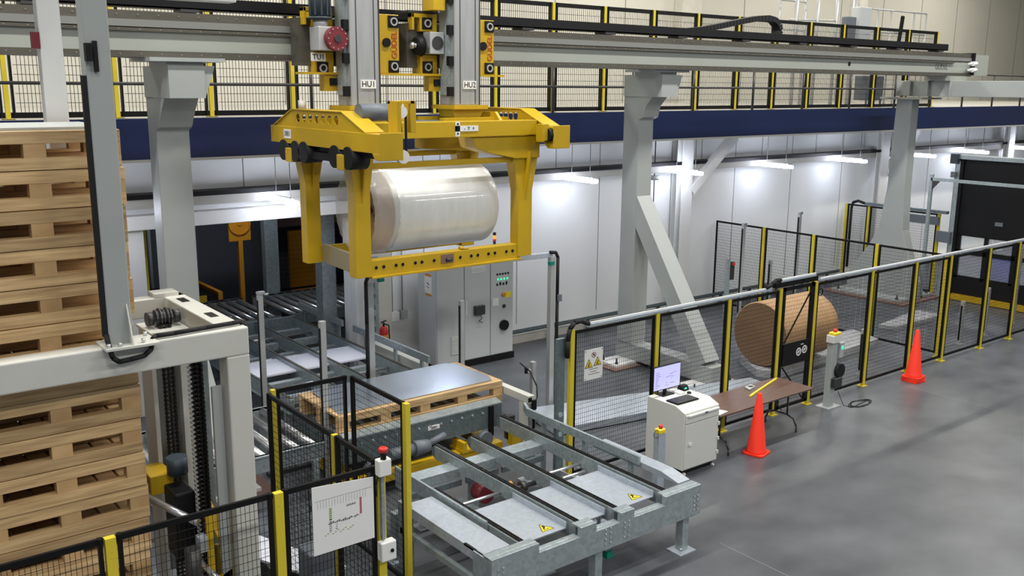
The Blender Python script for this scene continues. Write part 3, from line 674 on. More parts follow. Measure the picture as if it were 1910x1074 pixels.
for i in range(66): m_.box(2.785, 2.812, 8.49, 8.54, .36+.045*i, .382+.045*i)
m_.build('chain_pin', 'steel', pf)
B(2.815, 2.905, 8.535, 8.55, .35, 3.3).build('chain_backing', 'black', pf)
# lower machinery
B(2.5, 2.72, 8.95, 9.3, 1.75, 1.95).build('lift_arm', 'crane_yellow', pf, bev=.01)
MB().cyl((2.75, 8.9, 1.95), (2.75, 8.9, 2.12), .10, n=16).build('lift_motor', 'motor_blue', pf)
MB().cyl((2.45, 8.85, 1.78), (2.75, 8.4, 1.62), .035, n=12).build('shaft', 'steel', pf)
MB().box(2.62, 2.82, 8.62, 8.95, 1.15, 1.85).build('gear_housing', 'black', pf, bev=.02)
MB().bar((2.90, 8.75, 1.75), (3.0, 8.35, 1.35), .12, .03).build('lift_arm', 'crane_yellow', pf); MB().prism([(2.6, .8), (3.02, .8), (3.02, 1.1), (2.9, 1.05), (2.75, .95)], 'y', 8.3, 8.34).box(2.6, 3.04, 8.28, 8.5, .78, .84).build('lift_arm', 'crane_yellow', pf)
B(2.80, 2.86, 8.3, 8.34, 1.0, 1.75).build('lift_plate', 'crane_yellow', pf); MB().prism([(8.28, .86), (8.6, .86), (8.6, 1.25), (8.45, 1.3)], 'x', 2.95, 2.99).build('lift_plate', 'crane_yellow', pf); MB().box(2.72, 2.8, 8.3, 8.4, 1.35, 1.5).build('clamp', 'galv_light', pf)
MB().cyl((2.72, 8.42, 1.25), (2.95, 8.05, .95), .03, n=12).build('shaft', 'steel', pf)
B(2.2, 2.75, 8.1, 8.5, .7, .95).build('machine_base', 'galv', pf, bev=.01)
MB().cyl((2.6, 8.15, .95), (2.6, 8.15, 1.5), .07, n=14).build('cylinder', 'dark_steel', pf)
for z in (1.75, 1.35, 2.0): B(3.27, 3.36, 8.5, 8.62, z, z+.08).build('bracket', 'cream', pf)
# tall post on the front beam with gusset and conduit
tp = thing('tall_post', 'tall grey-white steel post bolted on the front beam of the pallet frame', 'post', (2.12, 8.28, 3.5))
B(2.04, 2.24, 8.2, 8.36, 3.52, 7.2).build('shaft', 'grey_paint', tp, bev=.01)
pt = B(1.98, 2.42, 8.06, 8.40, 3.50, 3.525).build('base_plate', 'cream', tp, bev=.004)
bb = MB()
for x, y in ((2.01, 8.1), (2.10, 8.09), (2.3, 8.12), (2.38, 8.34)): bb.cyl((x, y, 3.525), (x, y, 3.56), .018, n=6)
bb.build('bolt', 'steel', pt)
MB().prism([(8.2, 3.525), (8.07, 3.525), (8.2, 3.86)], 'x', 2.2, 2.212).prism([(8.36, 3.525), (8.4, 3.525), (8.36, 3.8)], 'x', 2.2, 2.212).build('gusset', 'cream', tp)
B(2.0, 2.04, 8.20, 8.24, 3.6, 5.75).build('conduit_strip', 'black_rubber', tp)
B(2.10, 2.13, 8.16, 8.2, 5.78, 6.02).box(2.03, 2.08, 8.12, 8.18, 5.86, 6.0).build('sensor', 'black', tp)
MB().tube([(2.02, 8.18, 3.62), (2.02, 8.12, 3.52), (2.03, 8.08, 3.44), (2.08, 8.08, 3.40), (2.18, 8.1, 3.40), (2.3, 8.14, 3.40), (2.37, 8.16, 3.44), (2.40, 8.2, 3.52), (2.44, 8.25, 3.53), (2.6, 8.25, 3.53), (2.9, 8.28, 3.53), (3.15, 8.3, 3.53), (3.24, 8.32, 3.53), (3.28, 8.32, 3.48), (3.285, 8.32, 3.3)], .022, 8).build('cable_hose', 'black_rubber', label='black cable hose looping along the cream front beam of the pallet frame', cat='hose')
t = thing('tall_post', 'white square post behind the tall grey post at the upper left', 'post', (2.0, 9.2, 3.5))
B(2.08, 2.28, 9.92, 10.07, 3.5, 6.52).build('shaft', 'white', t, bev=.01); B(1.3, 4.0, 9.9, 10.1, 6.52, 6.8).build('cross_arm', 'white', t, bev=.01)
B(2.01, 2.08, 9.9, 9.96, 6.0, 6.15).build('lamp_box', 'red_paint', t)

# ================================================================ ROLLER / CHAIN CONVEYORS
def roller_bed(label, x0, x1, y0, y1, z, n, legs=True, group=None, mt='steel', side='galv'):
    t = thing('roller_conveyor', label, 'conveyor', ((x0+x1)/2, (y0+y1)/2, 0), group)
    for y in (y0, y1):
        MB().box(x0, x1, y-.02, y+.02, z-.22, z+.02).box(x0, x1, y-.05 if y == y0 else y-.02, y+.02 if y == y0 else y+.05, z, z+.02).build('side_rail', side, t)
    for i in range(n):
        x = x0+(x1-x0)*(i+.5)/n
        MB().cyl((x, y0+.02, z-.03), (x, y1-.02, z-.03), .055, n=14).build('roller', mt, t)
    if legs:
        for x in (x0+.12, x1-.12):
            for y in (y0, y1): B(x-.04, x+.04, y-.04, y+.04, 0, z-.22).build('leg', 'galv', t)
    return t
roller_bed('galvanised roller conveyor beside the pallet frame, seen through the near mesh corner', 2.6, 5.55, 11.45, 13.25, .82, 12, side='galv')
roller_bed('roller conveyor on the left inside the dark opening', 5.2, 8.1, 18.5, 20.6, .85, 13)
roller_bed('roller conveyor on the right inside the dark opening', 8.35, 11.5, 18.5, 20.6, .85, 14)
# long chain line running back from the transfer cart
lc = thing('chain_conveyor', 'long galvanised chain conveyor leading back into the dark opening', 'conveyor', (7.2, 15.8, 0))
for x in (5.95, 6.82, 7.45, 8.30):
    MB().box(x-.03, x+.03, 13.3, 18.35, .62, .85).box(x-.05, x+.05, 13.3, 18.35, .60, .62).build('rail', 'galv', lc)
    B(x-.02, x+.02, 13.35, 18.3, .85, .87).build('chain_strip', 'rail_steel', lc)
for y in (13.9, 14.7, 16.3, 17.1, 17.9):
    B(5.98, 8.27, y, y+.14, .55, .68).build('cross_member', 'galv', lc)
for y in (14.3, 16.0, 17.4): MB().cyl((5.98, y, .72), (8.27, y, .72), .025, n=10).build('drive_shaft', 'steel', lc)
for y in (13.5, 15.8, 18.1):
    for x in (5.95, 8.30): B(x-.05, x+.05, y-.05, y+.05, 0, .6).build('leg', 'galv', lc)
B(5.98, 8.27, 14.95, 15.82, .74, .78).build('white_cover', 'white_cover', lc, bev=.008, label='flat white cover plate')
B(6.1, 6.7, 16.5, 17.0, .5, .66).build('drive_unit', 'galv_dark', lc); B(7.5, 8.2, 15.95, 16.2, .45, .7).build('drive_unit', 'galv_dark', lc)
B(5.9, 8.35, 18.30, 18.36, .45, .87).build('end_plate', 'galv', lc)
gr = thing('guard_rail', 'galvanised guide rail along the right side of the long chain conveyor, far piece', 'rail', (8.5, 17.4, 0))
B(8.47, 8.52, 16.45, 18.42, 1.0, 1.13).build('rail', 'galv', gr, bev=.006)
for y in (16.7, 17.5, 18.3): B(8.52, 8.56, y-.04, y+.04, 0, 1.1).build('post', 'galv', gr)
gr = thing('guard_rail', 'galvanised guide rail beside the fire extinguisher, near piece', 'rail', (8.5, 14.6, 0))
B(8.47, 8.52, 13.3, 16.0, 1.0, 1.13).build('rail', 'galv', gr, bev=.006)
for y in (13.6, 14.5, 15.6): B(8.52, 8.56, y-.04, y+.04, 0, 1.1).build('post', 'galv', gr)
B(8.62, 8.8, 13.8, 15.6, .55, .85).build('motor_cover', 'cream', gr)

# transfer cart
tc = thing('transfer_cart', 'galvanised transfer cart with yellow undercarriage carrying the single pallet', 'transfer cart', (7.3, 12, 0))
B(5.75, 8.46, 11.17, 11.21, .52, .90).build('side_plate', 'galv_dark', tc)
MB().add([(5.75, 11.16, .90), (8.46, 11.16, .90), (8.46, 11.33, .93), (5.75, 11.33, .93), (5.75, 11.16, .88), (8.46, 11.16, .88), (8.46, 11.33, .91), (5.75, 11.33, .91)], [(0, 1, 2, 3), (7, 6, 5, 4), (0, 4, 5, 1), (1, 5, 6, 2), (2, 6, 7, 3), (3, 7, 4, 0)]).build('top_flange', 'galv', tc)
B(5.75, 8.46, 12.75, 12.79, .52, .90).build('side_plate', 'galv_dark', tc)
B(5.75, 5.79, 11.2, 12.75, .52, .84).build('end_plate', 'galv_dark', tc); B(8.42, 8.46, 11.2, 12.75, .52, .84).build('end_plate', 'galv_dark', tc)
for i in range(14): MB().cyl((5.9+.19*i, 11.22, .80), (5.9+.19*i, 12.74, .80), .05, n=10).build('roller', 'steel', tc)
bb = MB()
for i in range(13): bb.cyl((6.0+.19*i, 11.15, .79), (6.0+.19*i, 11.17, .79), .018, n=8)
bb.build('bolt', 'steel', tc)
pl = B(7.1, 7.3, 11.155, 11.168, .73, .79).build('number_plate', 'tag_white', tc); text('3001', 'lettering', 'text_black', pl, (7.2, 11.153, .76), .055)
B(8.2, 8.28, 11.13, 11.17, .40, .88).build('sensor_strip', 'black', tc)
B(5.8, 8.4, 11.05, 11.25, .16, .30).build('undercarriage', 'crane_yellow', tc, bev=.01)
MB().box(7.6, 8.05, 11.0, 11.35, .30, .34).box(7.62, 7.68, 11.0, 11.3, .34, .46).box(5.8, 8.4, 12.5, 12.7, .16, .3).box(5.8, 6.0, 11.25, 12.5, .16, .3).box(8.2, 8.4, 11.25, 12.5, .16, .3).build('undercarriage', 'crane_yellow', tc)
for x in (8.05, 6.1): MB().cyl((x, 11.0, .42), (x, 11.1, .42), .12, n=24).build('wheel', 'motor_grey', tc)
MB().cyl((6.35, 11.0, .58), (6.75, 11.0, .58), .085, n=18).build('drive_motor', 'motor_grey', tc)
MB().cyl((6.75, 11.0, .58), (7.0, 11.0, .58), .12, r2=.09, n=18).cyl((7.0, 11.0, .60), (7.3, 11.03, .66), .05, n=14).build('gearbox', 'motor_grey', tc)
B(8.42, 8.55, 10.95, 11.05, .35, .72).build('buffer_post', 'dark_steel', tc)
MB().box(8.42, 8.6, 10.85, 10.98, .28, .5).box(8.36, 8.62, 10.8, 11.05, .1, .16).build('buffer', 'crane_yellow', tc)
# rails of the cart in floor
t = thing('floor_rail', 'dark floor rail under the transfer cart', 'rail', (8, 11.15, 0)); B(5.2, 9.6, 11.1, 11.2, 0, .06).build('rail', 'dark_steel', t); B(5.2, 9.6, 12.55, 12.65, 0, .06).build('rail', 'dark_steel', t)
# sensor arm
t = thing('support_stand', 'cream square-tube arm with sensor wiring beside the single pallet', 'bracket', (8.62, 10.9, 0))
B(8.63, 8.75, 10.72, 12.2, .95, 1.07).build('arm', 'cream', t, bev=.006); B(8.64, 8.74, 10.86, 10.96, 0, .95).build('leg', 'cream', t)
B(8.625, 8.695, 10.715, 10.722, .975, 1.045).build('tube_end', 'black', t)
MB().cyl((8.72, 10.7, .55), (8.72, 10.7, .85), .025, n=10).box(8.70, 8.76, 10.68, 10.74, .85, 1.0).tube([(8.76, 10.74, .9), (8.95, 10.9, .95), (9.1, 11.1, 1.05), (9.2, 11.4, 1.2), (9.15, 11.6, 1.3)], .012).build('sensor', 'black', t)
t = thing('sensor_post', 'short aluminium post with a small sensor behind the single pallet', 'post', (9.75, 12.0, 0))
B(9.71, 9.79, 11.96, 12.04, 0, 1.12).build('shaft', 'aluminium', t); B(9.60, 9.64, 12, 12.04, .93, 1.03).build('sensor', 'black', t); B(9.64, 9.71, 12, 12.04, .95, .99).build('bracket', 'white', t)

# ---------------- near chain conveyor
nc = thing('chain_conveyor', 'near galvanised four-strand chain conveyor at the front with warning triangles', 'conveyor', (7.0, 8.8, 0))
Z = .87
eb = MB().box(5.38, 8.62, 7.26, 7.32, .48, .76)
for x0, x1 in ((5.38, 6.02), (6.62, 6.86), (7.24, 7.46), (7.98, 8.62)): eb.box(x0, x1, 7.26, 7.32, .76, Z)
for x0, x1 in ((5.38, 6.02), (6.62, 6.86), (7.24, 7.46), (8.0, 8.62)): eb.box(x0, x1, 7.32, 7.42, Z-.02, Z)
for x0, x1 in ((6.02, 6.62), (6.86, 7.24), (7.46, 7.98)): eb.box(x0, x1, 7.32, 7.38, .75, .76)
eb.build('end_beam', 'galv', nc, bev=.004)
bb = MB()
for x in (5.46, 5.53, 7.0, 7.08, 7.3, 7.37, 8.5, 8.56):
    for z in (.56, .62, .68, .74): bb.cyl((x, 7.245, z), (x, 7.26, z), .012, n=6)
bb.build('bolt', 'steel', nc)
def nleg(x, y, plate=True):
    o = B(x-.055, x+.055, y-.055, y+.055, .0, .5 if y < 8 else .62).build('leg', 'galv', nc)
    p = B(x-.14, x+.14, y-.12, y+.12, 0, .015).build('foot_plate', 'galv_light', o)
    MB().cyl((x-.1, y-.08, .015), (x-.1, y-.08, .09), .012, n=6).cyl((x+.1, y+.08, .015), (x+.1, y+.08, .06), .012, n=6).build('anchor_bolt', 'steel', p)
for x, y in ((8.42, 7.36), (6.95, 7.36), (5.45, 7.36), (5.45, 9.3), (7.7, 8.6), (6.95, 9.8), (8.25, 10.2), (6.2, 9.85)): nleg(x, y)
for x in (5.92, 6.73, 7.33, 8.15):
    ya = 10.75 if x > 8 else (9.15 if x < 6 else 10.35)
    B(x-.042, x+.042, 7.42, ya, .66, .84).build('chain_rail', 'galv', nc)
    MB().cyl((x-.034, ya, .75), (x+.034, ya, .75), .09, n=20).build('rail_nose', 'motor_grey', nc)
    c = MB(); y = 7.44
    while y < ya:
        for dx_ in (-.015, .015): c.box(x+dx_-.008, x+dx_+.008, y, y+.026, .84, .862)
        c.box(x-.02, x+.02, y+.009, y+.017, .845, .858)
        y += .034
    c.build('chain_strand', 'chain', nc)
    MB().prism([(7.42, .66), (7.42, .84), (7.36, .84), (7.33, .80), (7.33, .70), (7.36, .66)], 'x', x-.05, x-.03).build('guard_plate', 'galv_dark', nc)
# trays and warning stickers
for i, (x0, x1, stk) in enumerate(((5.99, 6.66, True), (6.80, 7.26, False), (7.40, 8.08, True))):
    t = MB().box(x0, x1, 7.55, 8.55, .735, .75); t.box(x1-.012, x1, 7.55, 8.55, .75, .82)
    to = t.build('tray', 'galv_light', nc)
    if stk:
        xs = x1-.2; tri = MB().prism([(xs-.10, 7.62), (xs+.08, 7.62), (xs-.01, 7.80)], 'z', .7505, .752).build('warning_sticker', 'warn_yellow', to)
        tb = MB()
        P3 = [(xs-.095, 7.625), (xs+.075, 7.625), (xs-.01, 7.79)]
        for k in range(3):
            a, b = P3[k], P3[(k+1) % 3]; tb.bar((*a, .7525), (*b, .7525), .008, .001)
        tb.box(xs-.05, xs+.03, 7.65, 7.66, .752, .7532).bar((xs-.04, 7.67, .7525), (xs+.01, 7.72, .7525), .018, .001).box(xs-.02, xs+.01, 7.70, 7.745, .752, .7532)
        tb.build('warning_mark', 'text_black', tri)
# left platform
lp = MB().box(5.42, 5.80, 7.5, 9.05, .80, .82); lp.box(5.40, 5.42, 7.4, 9.1, .72, .84)
lp.build('side_platform', 'galv_light', nc)
MB().box(5.38, 5.44, 7.32, 7.6, .5, .84).box(5.38, 5.44, 8.9, 9.15, 0, .84).box(5.38, 5.44, 7.4, 9.1, .45, .52).build('side_frame', 'galv', nc)
B(5.40, 5.43, 7.6, 7.8, .82, .842).build('slot', 'black', nc)
MB().box(5.84, 5.87, 8.0, 10.0, .70, .88).build('side_rail', 'galv', nc)
for xa, xb in ((5.85, 6.69), (6.77, 7.30), (7.37, 8.11)):
    MB().box(xa, xb, 9.75, 10.0, .60, .72).build('rear_beam', 'galv', nc)
    o = MB().box(xa, xb, 9.70, 9.74, .50, .58).build('cable_channel', 'galv_dark', nc)
for y, xa, xb in ((8.85, 5.95, 6.7), (8.95, 7.37, 8.12), (8.72, 7.6, 8.0)): MB().cyl((xa, y, .70), (xb, y, .70), .022, n=10).build('drive_shaft', 'steel', nc)
MB().cyl((6.77, 8.9, .66), (7.3, 8.9, .66), .03, n=12).cyl((7.05, 8.9, .66), (7.12, 8.9, .66), .07, n=14).build('drive_shaft', 'dark_steel', nc)
MB().cyl((6.9, 9.0, .68), (6.98, 9.0, .70), .035, n=10).build('connector', 'orange', nc)
MB().cyl((6.85, 9.35, .45), (6.85, 9.55, .45), .13, n=18).build('drive_motor', 'red_paint', nc)
B(6.05, 6.6, 9.0, 9.6, .25, .4).build('drive_unit', 'galv_dark', nc); B(6.85, 7.25, 8.4, 8.8, .4, .6).build('drive_unit', 'dark_steel', nc)
bk = MB().box(7.75, 8.08, 8.62, 8.95, .52, .54).box(7.75, 7.77, 8.62, 8.95, .54, .70)
for i in range(7): bk.box(7.78+.045*i, 7.785+.045*i, 8.62, 8.63, .54, .70)
bk.build('cable_basket', 'steel', nc)
MB().box(8.45, 8.62, 7.3, 9.3, .45, .52).build('lower_side_beam', 'galv', nc)
# right guide rail
gd = MB().box(8.36, 8.40, 8.1, 10.45, .90, 1.02).build('guide_rail', 'galv', nc, bev=.004)
MB().bar((8.38, 10.42, .96), (8.47, 10.62, .98), .04, .12).build('guide_rail_end', 'galv', nc)
MB().prism([(9.0, .93), (7.75, .93), (7.45, .87), (7.45, .85), (9.0, .85)], 'x', 8.41, 8.62).build('cover_plate', 'galv_light', nc, bev=.004)
for y in (8.3, 9.2, 10.1): B(8.40, 8.45, y-.03, y+.03, .0 if y > 9 else .5, .95).build('guide_post', 'galv', nc)
bb = MB()
for i in range(8): bb.cyl((8.355, 8.3+.28*i, .96), (8.36, 8.3+.28*i, .96), .014, n=6)
bb.build('bolt', 'steel', nc)
B(7.25, 7.33, 7.5, 7.56, .28, .5).build('sensor_bar', 'galv_light', nc); B(7.24, 7.34, 7.47, 7.57, .2, .28).build('sensor', 'teal', nc)
for x, y in ((6.62, 8.0), (7.75, 8.15), (8.05, 8.5)):
    t = MB().box(x-.18, x+.18, y-.12, y+.12, 0, .015).cyl((x, y, .015), (x, y, .5), .014, n=8).box(x-.05, x+.05, y-.05, y+.05, .1, .2); t.build('support_foot', 'galv_light', nc)

# ---------------- light curtain portal and posts
pt = thing('portal_frame', 'aluminium portal with green sensors and black hose spanning above the conveyor', 'portal', (8.7, 12.8, 0))
B(7.10, 7.20, 12.86, 12.96, 0, 2.76).build('upright', 'aluminium', pt, bev=.008); B(10.42, 10.52, 12.36, 12.46, 0, 2.80).build('upright', 'aluminium', pt, bev=.008)
MB().bar((7.12, 12.90, 2.79), (10.48, 12.42, 2.83), .09, .09).build('top_bar', 'galv_light', pt, bev=.008)
for x, y in ((7.26, 12.83), (10.38, 12.37)): B(x, x+.1, y-.03, y+.03, 2.66, 2.72).build('sensor', 'teal', pt)
MB().tube([(7.37, 12.8, 2.83), (7.22, 12.8, 2.84), (7.10, 12.82, 2.80), (7.05, 12.84, 2.68), (7.05, 12.84, 2.0), (7.05, 12.84, .9), (7.05, 12.84, .4)], .03, 8).build('hose', 'black_rubber', pt)
MB().tube([(10.4, 12.38, 2.88), (10.52, 12.36, 2.87), (10.57, 12.36, 2.78), (10.57, 12.36, 2.0), (10.57, 12.36, 1.0), (10.57, 12.36, 0)], .03, 8).build('hose', 'black_rubber', pt)
B(10.55, 10.63, 12.3, 12.38, 2.0, 2.12).build('clamp', 'motor_grey', pt)
def alu_post(x, y, z, label, sensor=True, w_=.04):
    t = thing('sensor_post', label, 'post', (x, y, 0), 'aluminium sensor posts')
    B(x-w_, x+w_, y-w_, y+w_, 0, z).build('shaft', 'aluminium', t, bev=.006)
    B(x-w_-.012, x-w_, y-.02, y+.02, .1, z-.1).build('cable', 'black_rubber', t)
    B(x-.06, x+.06, y-.06, y+.06, 0, .012).build('foot_plate', 'aluminium', t)
    if sensor: MB().box(x-.05, x+.07, y-.05, y+.03, z, z+.04).cyl((x+.07, y, z-.02), (x+.14, y, z-.02), .018, n=8).build('sensor', 'steel', t)
    return t
alu_post(5.75, 13.9, 2.47, 'aluminium post with a sensor on top, at the left side of the long chain conveyor')
alu_post(5.75, 11.75, 2.47, 'aluminium post rising behind the small mesh corner, no sensor', False)
alu_post(10.35, 15.0, 1.55, 'aluminium post standing in front of the grey electrical cabinet', False, .045)
alu_post(21.6, 15.3, 2.4, 'far aluminium post with a small angled sensor before the wall, right one', True)
alu_post(18.9, 15.0, 2.35, 'far aluminium post before the wall, just inside the cross fence', True)
alu_post(20.2, 15.1, 1.3, 'low aluminium post before the wall inside the fenced area', False)
alu_post(20.9, 10.3, 1.0, 'short grey post just inside the long fence, left of the pair before the door', False)
alu_post(22.15, 10.35, 1.15, 'short grey post just inside the long fence, right of the pair before the door', False)
alu_post(23.9, 10.5, 1.9, 'grey post inside the long fence at the far right edge', False)
alu_post(16.95, 10.3, .95, 'short grey post inside the long fence behind the orange cone stack', False)

# ================================================================ WALL SIDE ITEMS
ec = thing('electrical_cabinet', 'tall light grey three-door electrical cabinet against the white wall', 'cabinet', (11, 15.8, 0))
B(10.05, 12.0, 15.47, 16.12, .13, 2.36).build('body', 'cabinet_grey', ec, bev=.008)
B(10.03, 12.02, 15.44, 16.12, 0, .13).build('plinth', 'black', ec)
dr = []
for x0, x1 in ((10.07, 10.72), (10.74, 11.38), (11.40, 11.98)):
    dr.append(B(x0, x1, 15.445, 15.47, .15, 2.33).build('door', 'cabinet_grey', ec, bev=.006))
def louvre(x0, x1, z0, z1, par):
    m_ = MB()
    k = int((z1-z0)/.035)
    for i in range(k): m_.bar((x0, 15.435, z0+.035*i+.015), (x1, 15.435, z0+.035*i+.015), .012, .016)
    m_.build('louvre', 'white', par)
louvre(10.4, 10.66, .32, .72, dr[0]); louvre(10.9, 11.25, 1.95, 2.12, dr[1])
B(10.96, 11.20, 15.36, 15.445, 1.08, 1.27).build('handle_box', 'dark_steel', dr[1], bev=.01)
MB().tube([(11.08, 15.4, 1.08), (11.13, 15.38, 1.0), (11.05, 15.38, .95), (11.16, 15.39, .9)], .008, 6).build('dangling_cable', 'dark_steel', dr[1])
B(10.76, 10.79, 15.43, 15.445, 1.1, 1.4).build('lock_bar', 'white', dr[1])
mm = MB(); lamps = MB()
for i in range(5): mm.cyl((11.56+.07*i, 15.43, 1.86), (11.56+.07*i, 15.445, 1.86), .022, n=10)
for i in range(4):
    mm.box(11.54+.08*i, 11.58+.08*i, 15.435, 15.445, 1.62, 1.67+.02*(i % 2)); lamps.cyl((11.58+.08*i, 15.43, 1.75), (11.58+.08*i, 15.445, 1.75), .018, n=10)
mm.build('indicator_button', 'text_black', dr[2]); lamps.build('indicator_lamp', 'green_lamp', dr[2])
MB().cyl((11.72, 15.40, 1.42), (11.72, 15.445, 1.42), .04, n=14).build('emergency_stop', 'orange', dr[2])
B(11.77, 11.92, 15.437, 15.445, 1.34, 1.46).build('warning_label', 'warn_yellow', dr[2]); B(11.44, 11.60, 15.437, 15.445, 1.2, 1.36).build('notice_label', 'tag_white', dr[2])
B(11.70, 11.77, 15.42, 15.445, 1.13, 1.2).build('switch_knob', 'dark_steel', dr[2])
MB().cyl((11.73, 15.39, .76), (11.73, 15.445, .76), .11, n=24).build('isolator', 'black', dr[2])
nt_ = B(10.043, 10.049, 15.60, 15.86, 1.60, 1.95).build('notice_sheet', 'paper', ec)
MB().box(10.040, 10.044, 15.63, 15.83, 1.95, 2.0).box(10.040, 10.044, 15.63, 15.83, 1.55, 1.6).build('tape', 'orange', nt_)
MB().bar((10.041, 15.69, 1.78), (10.041, 15.77, 1.82), .003, .02).bar((10.041, 15.70, 1.72), (10.041, 15.78, 1.74), .003, .015).build('arrow_mark', 'text_black', nt_)
t = thing('signal_tower', 'small signal tower with an amber lamp on top of the electrical cabinet', 'signal light', (11.75, 15.8, 2.36))
MB().cyl((11.75, 15.8, 2.36), (11.75, 15.8, 2.5), .03, n=12).cyl((11.75, 15.8, 2.62), (11.75, 15.8, 2.68), .035, n=12).build('body', 'black', t)
MB().cyl((11.75, 15.8, 2.5), (11.75, 15.8, 2.54), .035, n=12).build('red_lamp', 'red', t); MB().cyl((11.75, 15.8, 2.54), (11.75, 15.8, 2.62), .035, n=12).build('amber_lamp', 'amber_lamp', t)
# tray along wall foot
t = thing('cable_tray', 'grey cable tray running low along the foot of the white wall', 'cable tray', (16, 16.3, .3))
MB().box(12.2, 25.0, 16.15, 16.165, .27, .36).box(12.2, 25.0, 16.15, 16.25, .27, .285).build('tray', 'galv_dark', t)
for i in range(11): B(12.4+i*1.2, 12.44+i*1.2, 16.16, 16.24, 0, .27).build('tray_leg', 'galv_dark', t)
# fire extinguisher
t = thing('fire_extinguisher', 'red fire extinguisher on the beige wall beside the portal upright', 'fire extinguisher', (9.18, 16.0, .5))
MB().lathe((9.18, 16.03, .42), [(.0, 0), (.085, .0), (.09, .02), (.09, .46), (.06, .54), (.025, .57)], 20).build('cylinder', 'red', t)
MB().lathe((9.18, 16.03, .66), [(.0912, 0), (.0912, .16)], 20).build('label_band', 'orange', t)
MB().cyl((9.18, 16.03, .99), (9.18, 16.03, 1.06), .02, n=8).bar((9.12, 16.03, 1.07), (9.24, 16.03, 1.1), .02).tube([(9.18, 16.03, 1.04), (9.28, 16.0, 1.0), (9.29, 16.0, .7)], .012).build('valve', 'black', t)
t = thing('outlet_box', 'white socket boxes with two conduits rising on the beige wall', 'electrical box', (9.75, 16.35, 1.0))
B(9.55, 9.74, 16.34, W, .95, 1.15).build('box', 'white', t, bev=.01); B(9.78, 9.93, 16.34, W, .98, 1.16).build('box', 'grey_film', t, bev=.01)
for x in (9.6, 9.84): MB().cyl((x, 16.4, 1.15), (x, 16.4, 3.6), .016, n=8).build('conduit', 'grey_film', t)
t = thing('outlet_box', 'small white socket box with a conduit on the wall right of the braced column', 'electrical box', (18.2, 16.4, .9))
B(18.1, 18.22, 16.36, W, .98, 1.13).build('box', 'white', t, bev=.01); MB().cyl((18.12, 16.42, 1.13), (18.12, 16.42, 3.6), .014, n=8).build('conduit', 'white', t)
t = thing('smoke_detector', 'round grey detector hanging on a thin rod next to the braced column', 'detector', (17.0, 16.0, 3.4)); MB().cyl((17.0, 16.3, 3.46), (17.0, 16.3, 3.56), .12, n=16).build('housing', 'grey_film', t); MB().cyl((17.0, 16.3, 1.6), (17.0, 16.3, 4.9), .014, n=8).build('rod', 'dark_steel', t)
# steel column by opening (galvanised)
t = thing('galvanised_column', 'galvanised steel column standing at the right side of the dark opening', 'column', (8.6, 17.1, 0))
MB().box(8.36, 8.66, 17.0, 17.02, 0, 3.6).box(8.36, 8.66, 17.28, 17.3, 0, 3.6).box(8.5, 8.52, 17.02, 17.28, 0, 3.6).build('shaft', 'galv', t)
t = thing('perforated_post', 'slotted galvanised post at the corner beside the fire extinguisher', 'post', (8.9, 15.9, 0))
B(8.80, 8.98, 15.85, 15.9, 0, 2.45).build('shaft', 'galv', t)
m_ = MB()
for i in range(9): m_.box(8.84, 8.90, 15.845, 15.85, .3+.22*i, .4+.22*i)
m_.build('slot', 'galv_dark', t)

# dark room contents
t = thing('fan_panel', 'square orange panel with a round disc on a stand inside the dark opening', 'machine', (8.2, 20.9, 0))
MB().box(7.98, 8.5, 20.9, 20.95, 2.15, 2.9).build('panel', 'orange', t); MB().ring((8.24, 20.885, 2.55), (0, 1, 0), .26, .22, .03, 28).cyl((8.24, 20.88, 2.55), (8.24, 20.9, 2.55), .05, n=12).build('disc', 'orange', t); B(8.2, 8.3, 20.9, 21.0, 0, 2.15).build('stand', 'orange', t)
t = thing('galvanised_column', 'blue-grey steel column inside the dark opening, right of the orange panel', 'column', (9.0, 20.75, 0)); B(8.75, 9.08, 20.7, 20.9, 0, 4.3).build('shaft', 'galv', t)
fence('dim mesh fence deep inside the dark opening', (9.15, 21.1, 0), (1, 0, 0), [0, 2.6], .8, 3.2, sx=.06, sz=.12)
t = thing('machine_guard', 'orange machine panel behind the inner mesh', 'machine', (10.6, 21.9, 0)); B(9.9, 10.9, 21.9, 22.0, 0, 2.1).build('panel', 'orange', t); B(9.2, 11.5, 22.0, 22.05, 2.2, 3.2).build('upper_panel', 'rust_plate', t)
t = thing('machine_table', 'dark flat table with an orange end rail inside the dark opening', 'machine', (7.0, 19.2, 0)); B(6.0, 7.6, 20.7, 22.2, .9, 1.0).build('top', 'black', t); B(7.55, 7.65, 20.6, 22.2, .9, 1.08).build('end_rail', 'orange', t); B(6.9, 7.3, 20.65, 20.7, .88, 1.02).build('drive_unit', 'crane_yellow', t)
for x, l in ((6.6, 'thin grey pipe left inside the dark opening'), (7.45, 'grey pipe near the middle of the dark opening')):
    t = thing('pipe', l, 'pipe', (x, 21.5, 0)); MB().cyl((x, 22.3, 0), (x, 22.3, 4), .05, n=10).build('tube', 'grey_film', t)
fence('dim mesh fence behind the left gantry column inside the opening', (3.0, 18.2, 0), (1, 0, 0), [0, 2.3], .1, 3.1, sx=.06, sz=.12)
area('inner_room_fill', (8, 19.6, 4.2), 1.2, .3, 45, (.85, .92, 1))  # unseen fill lamp, added to brighten the room behind the opening

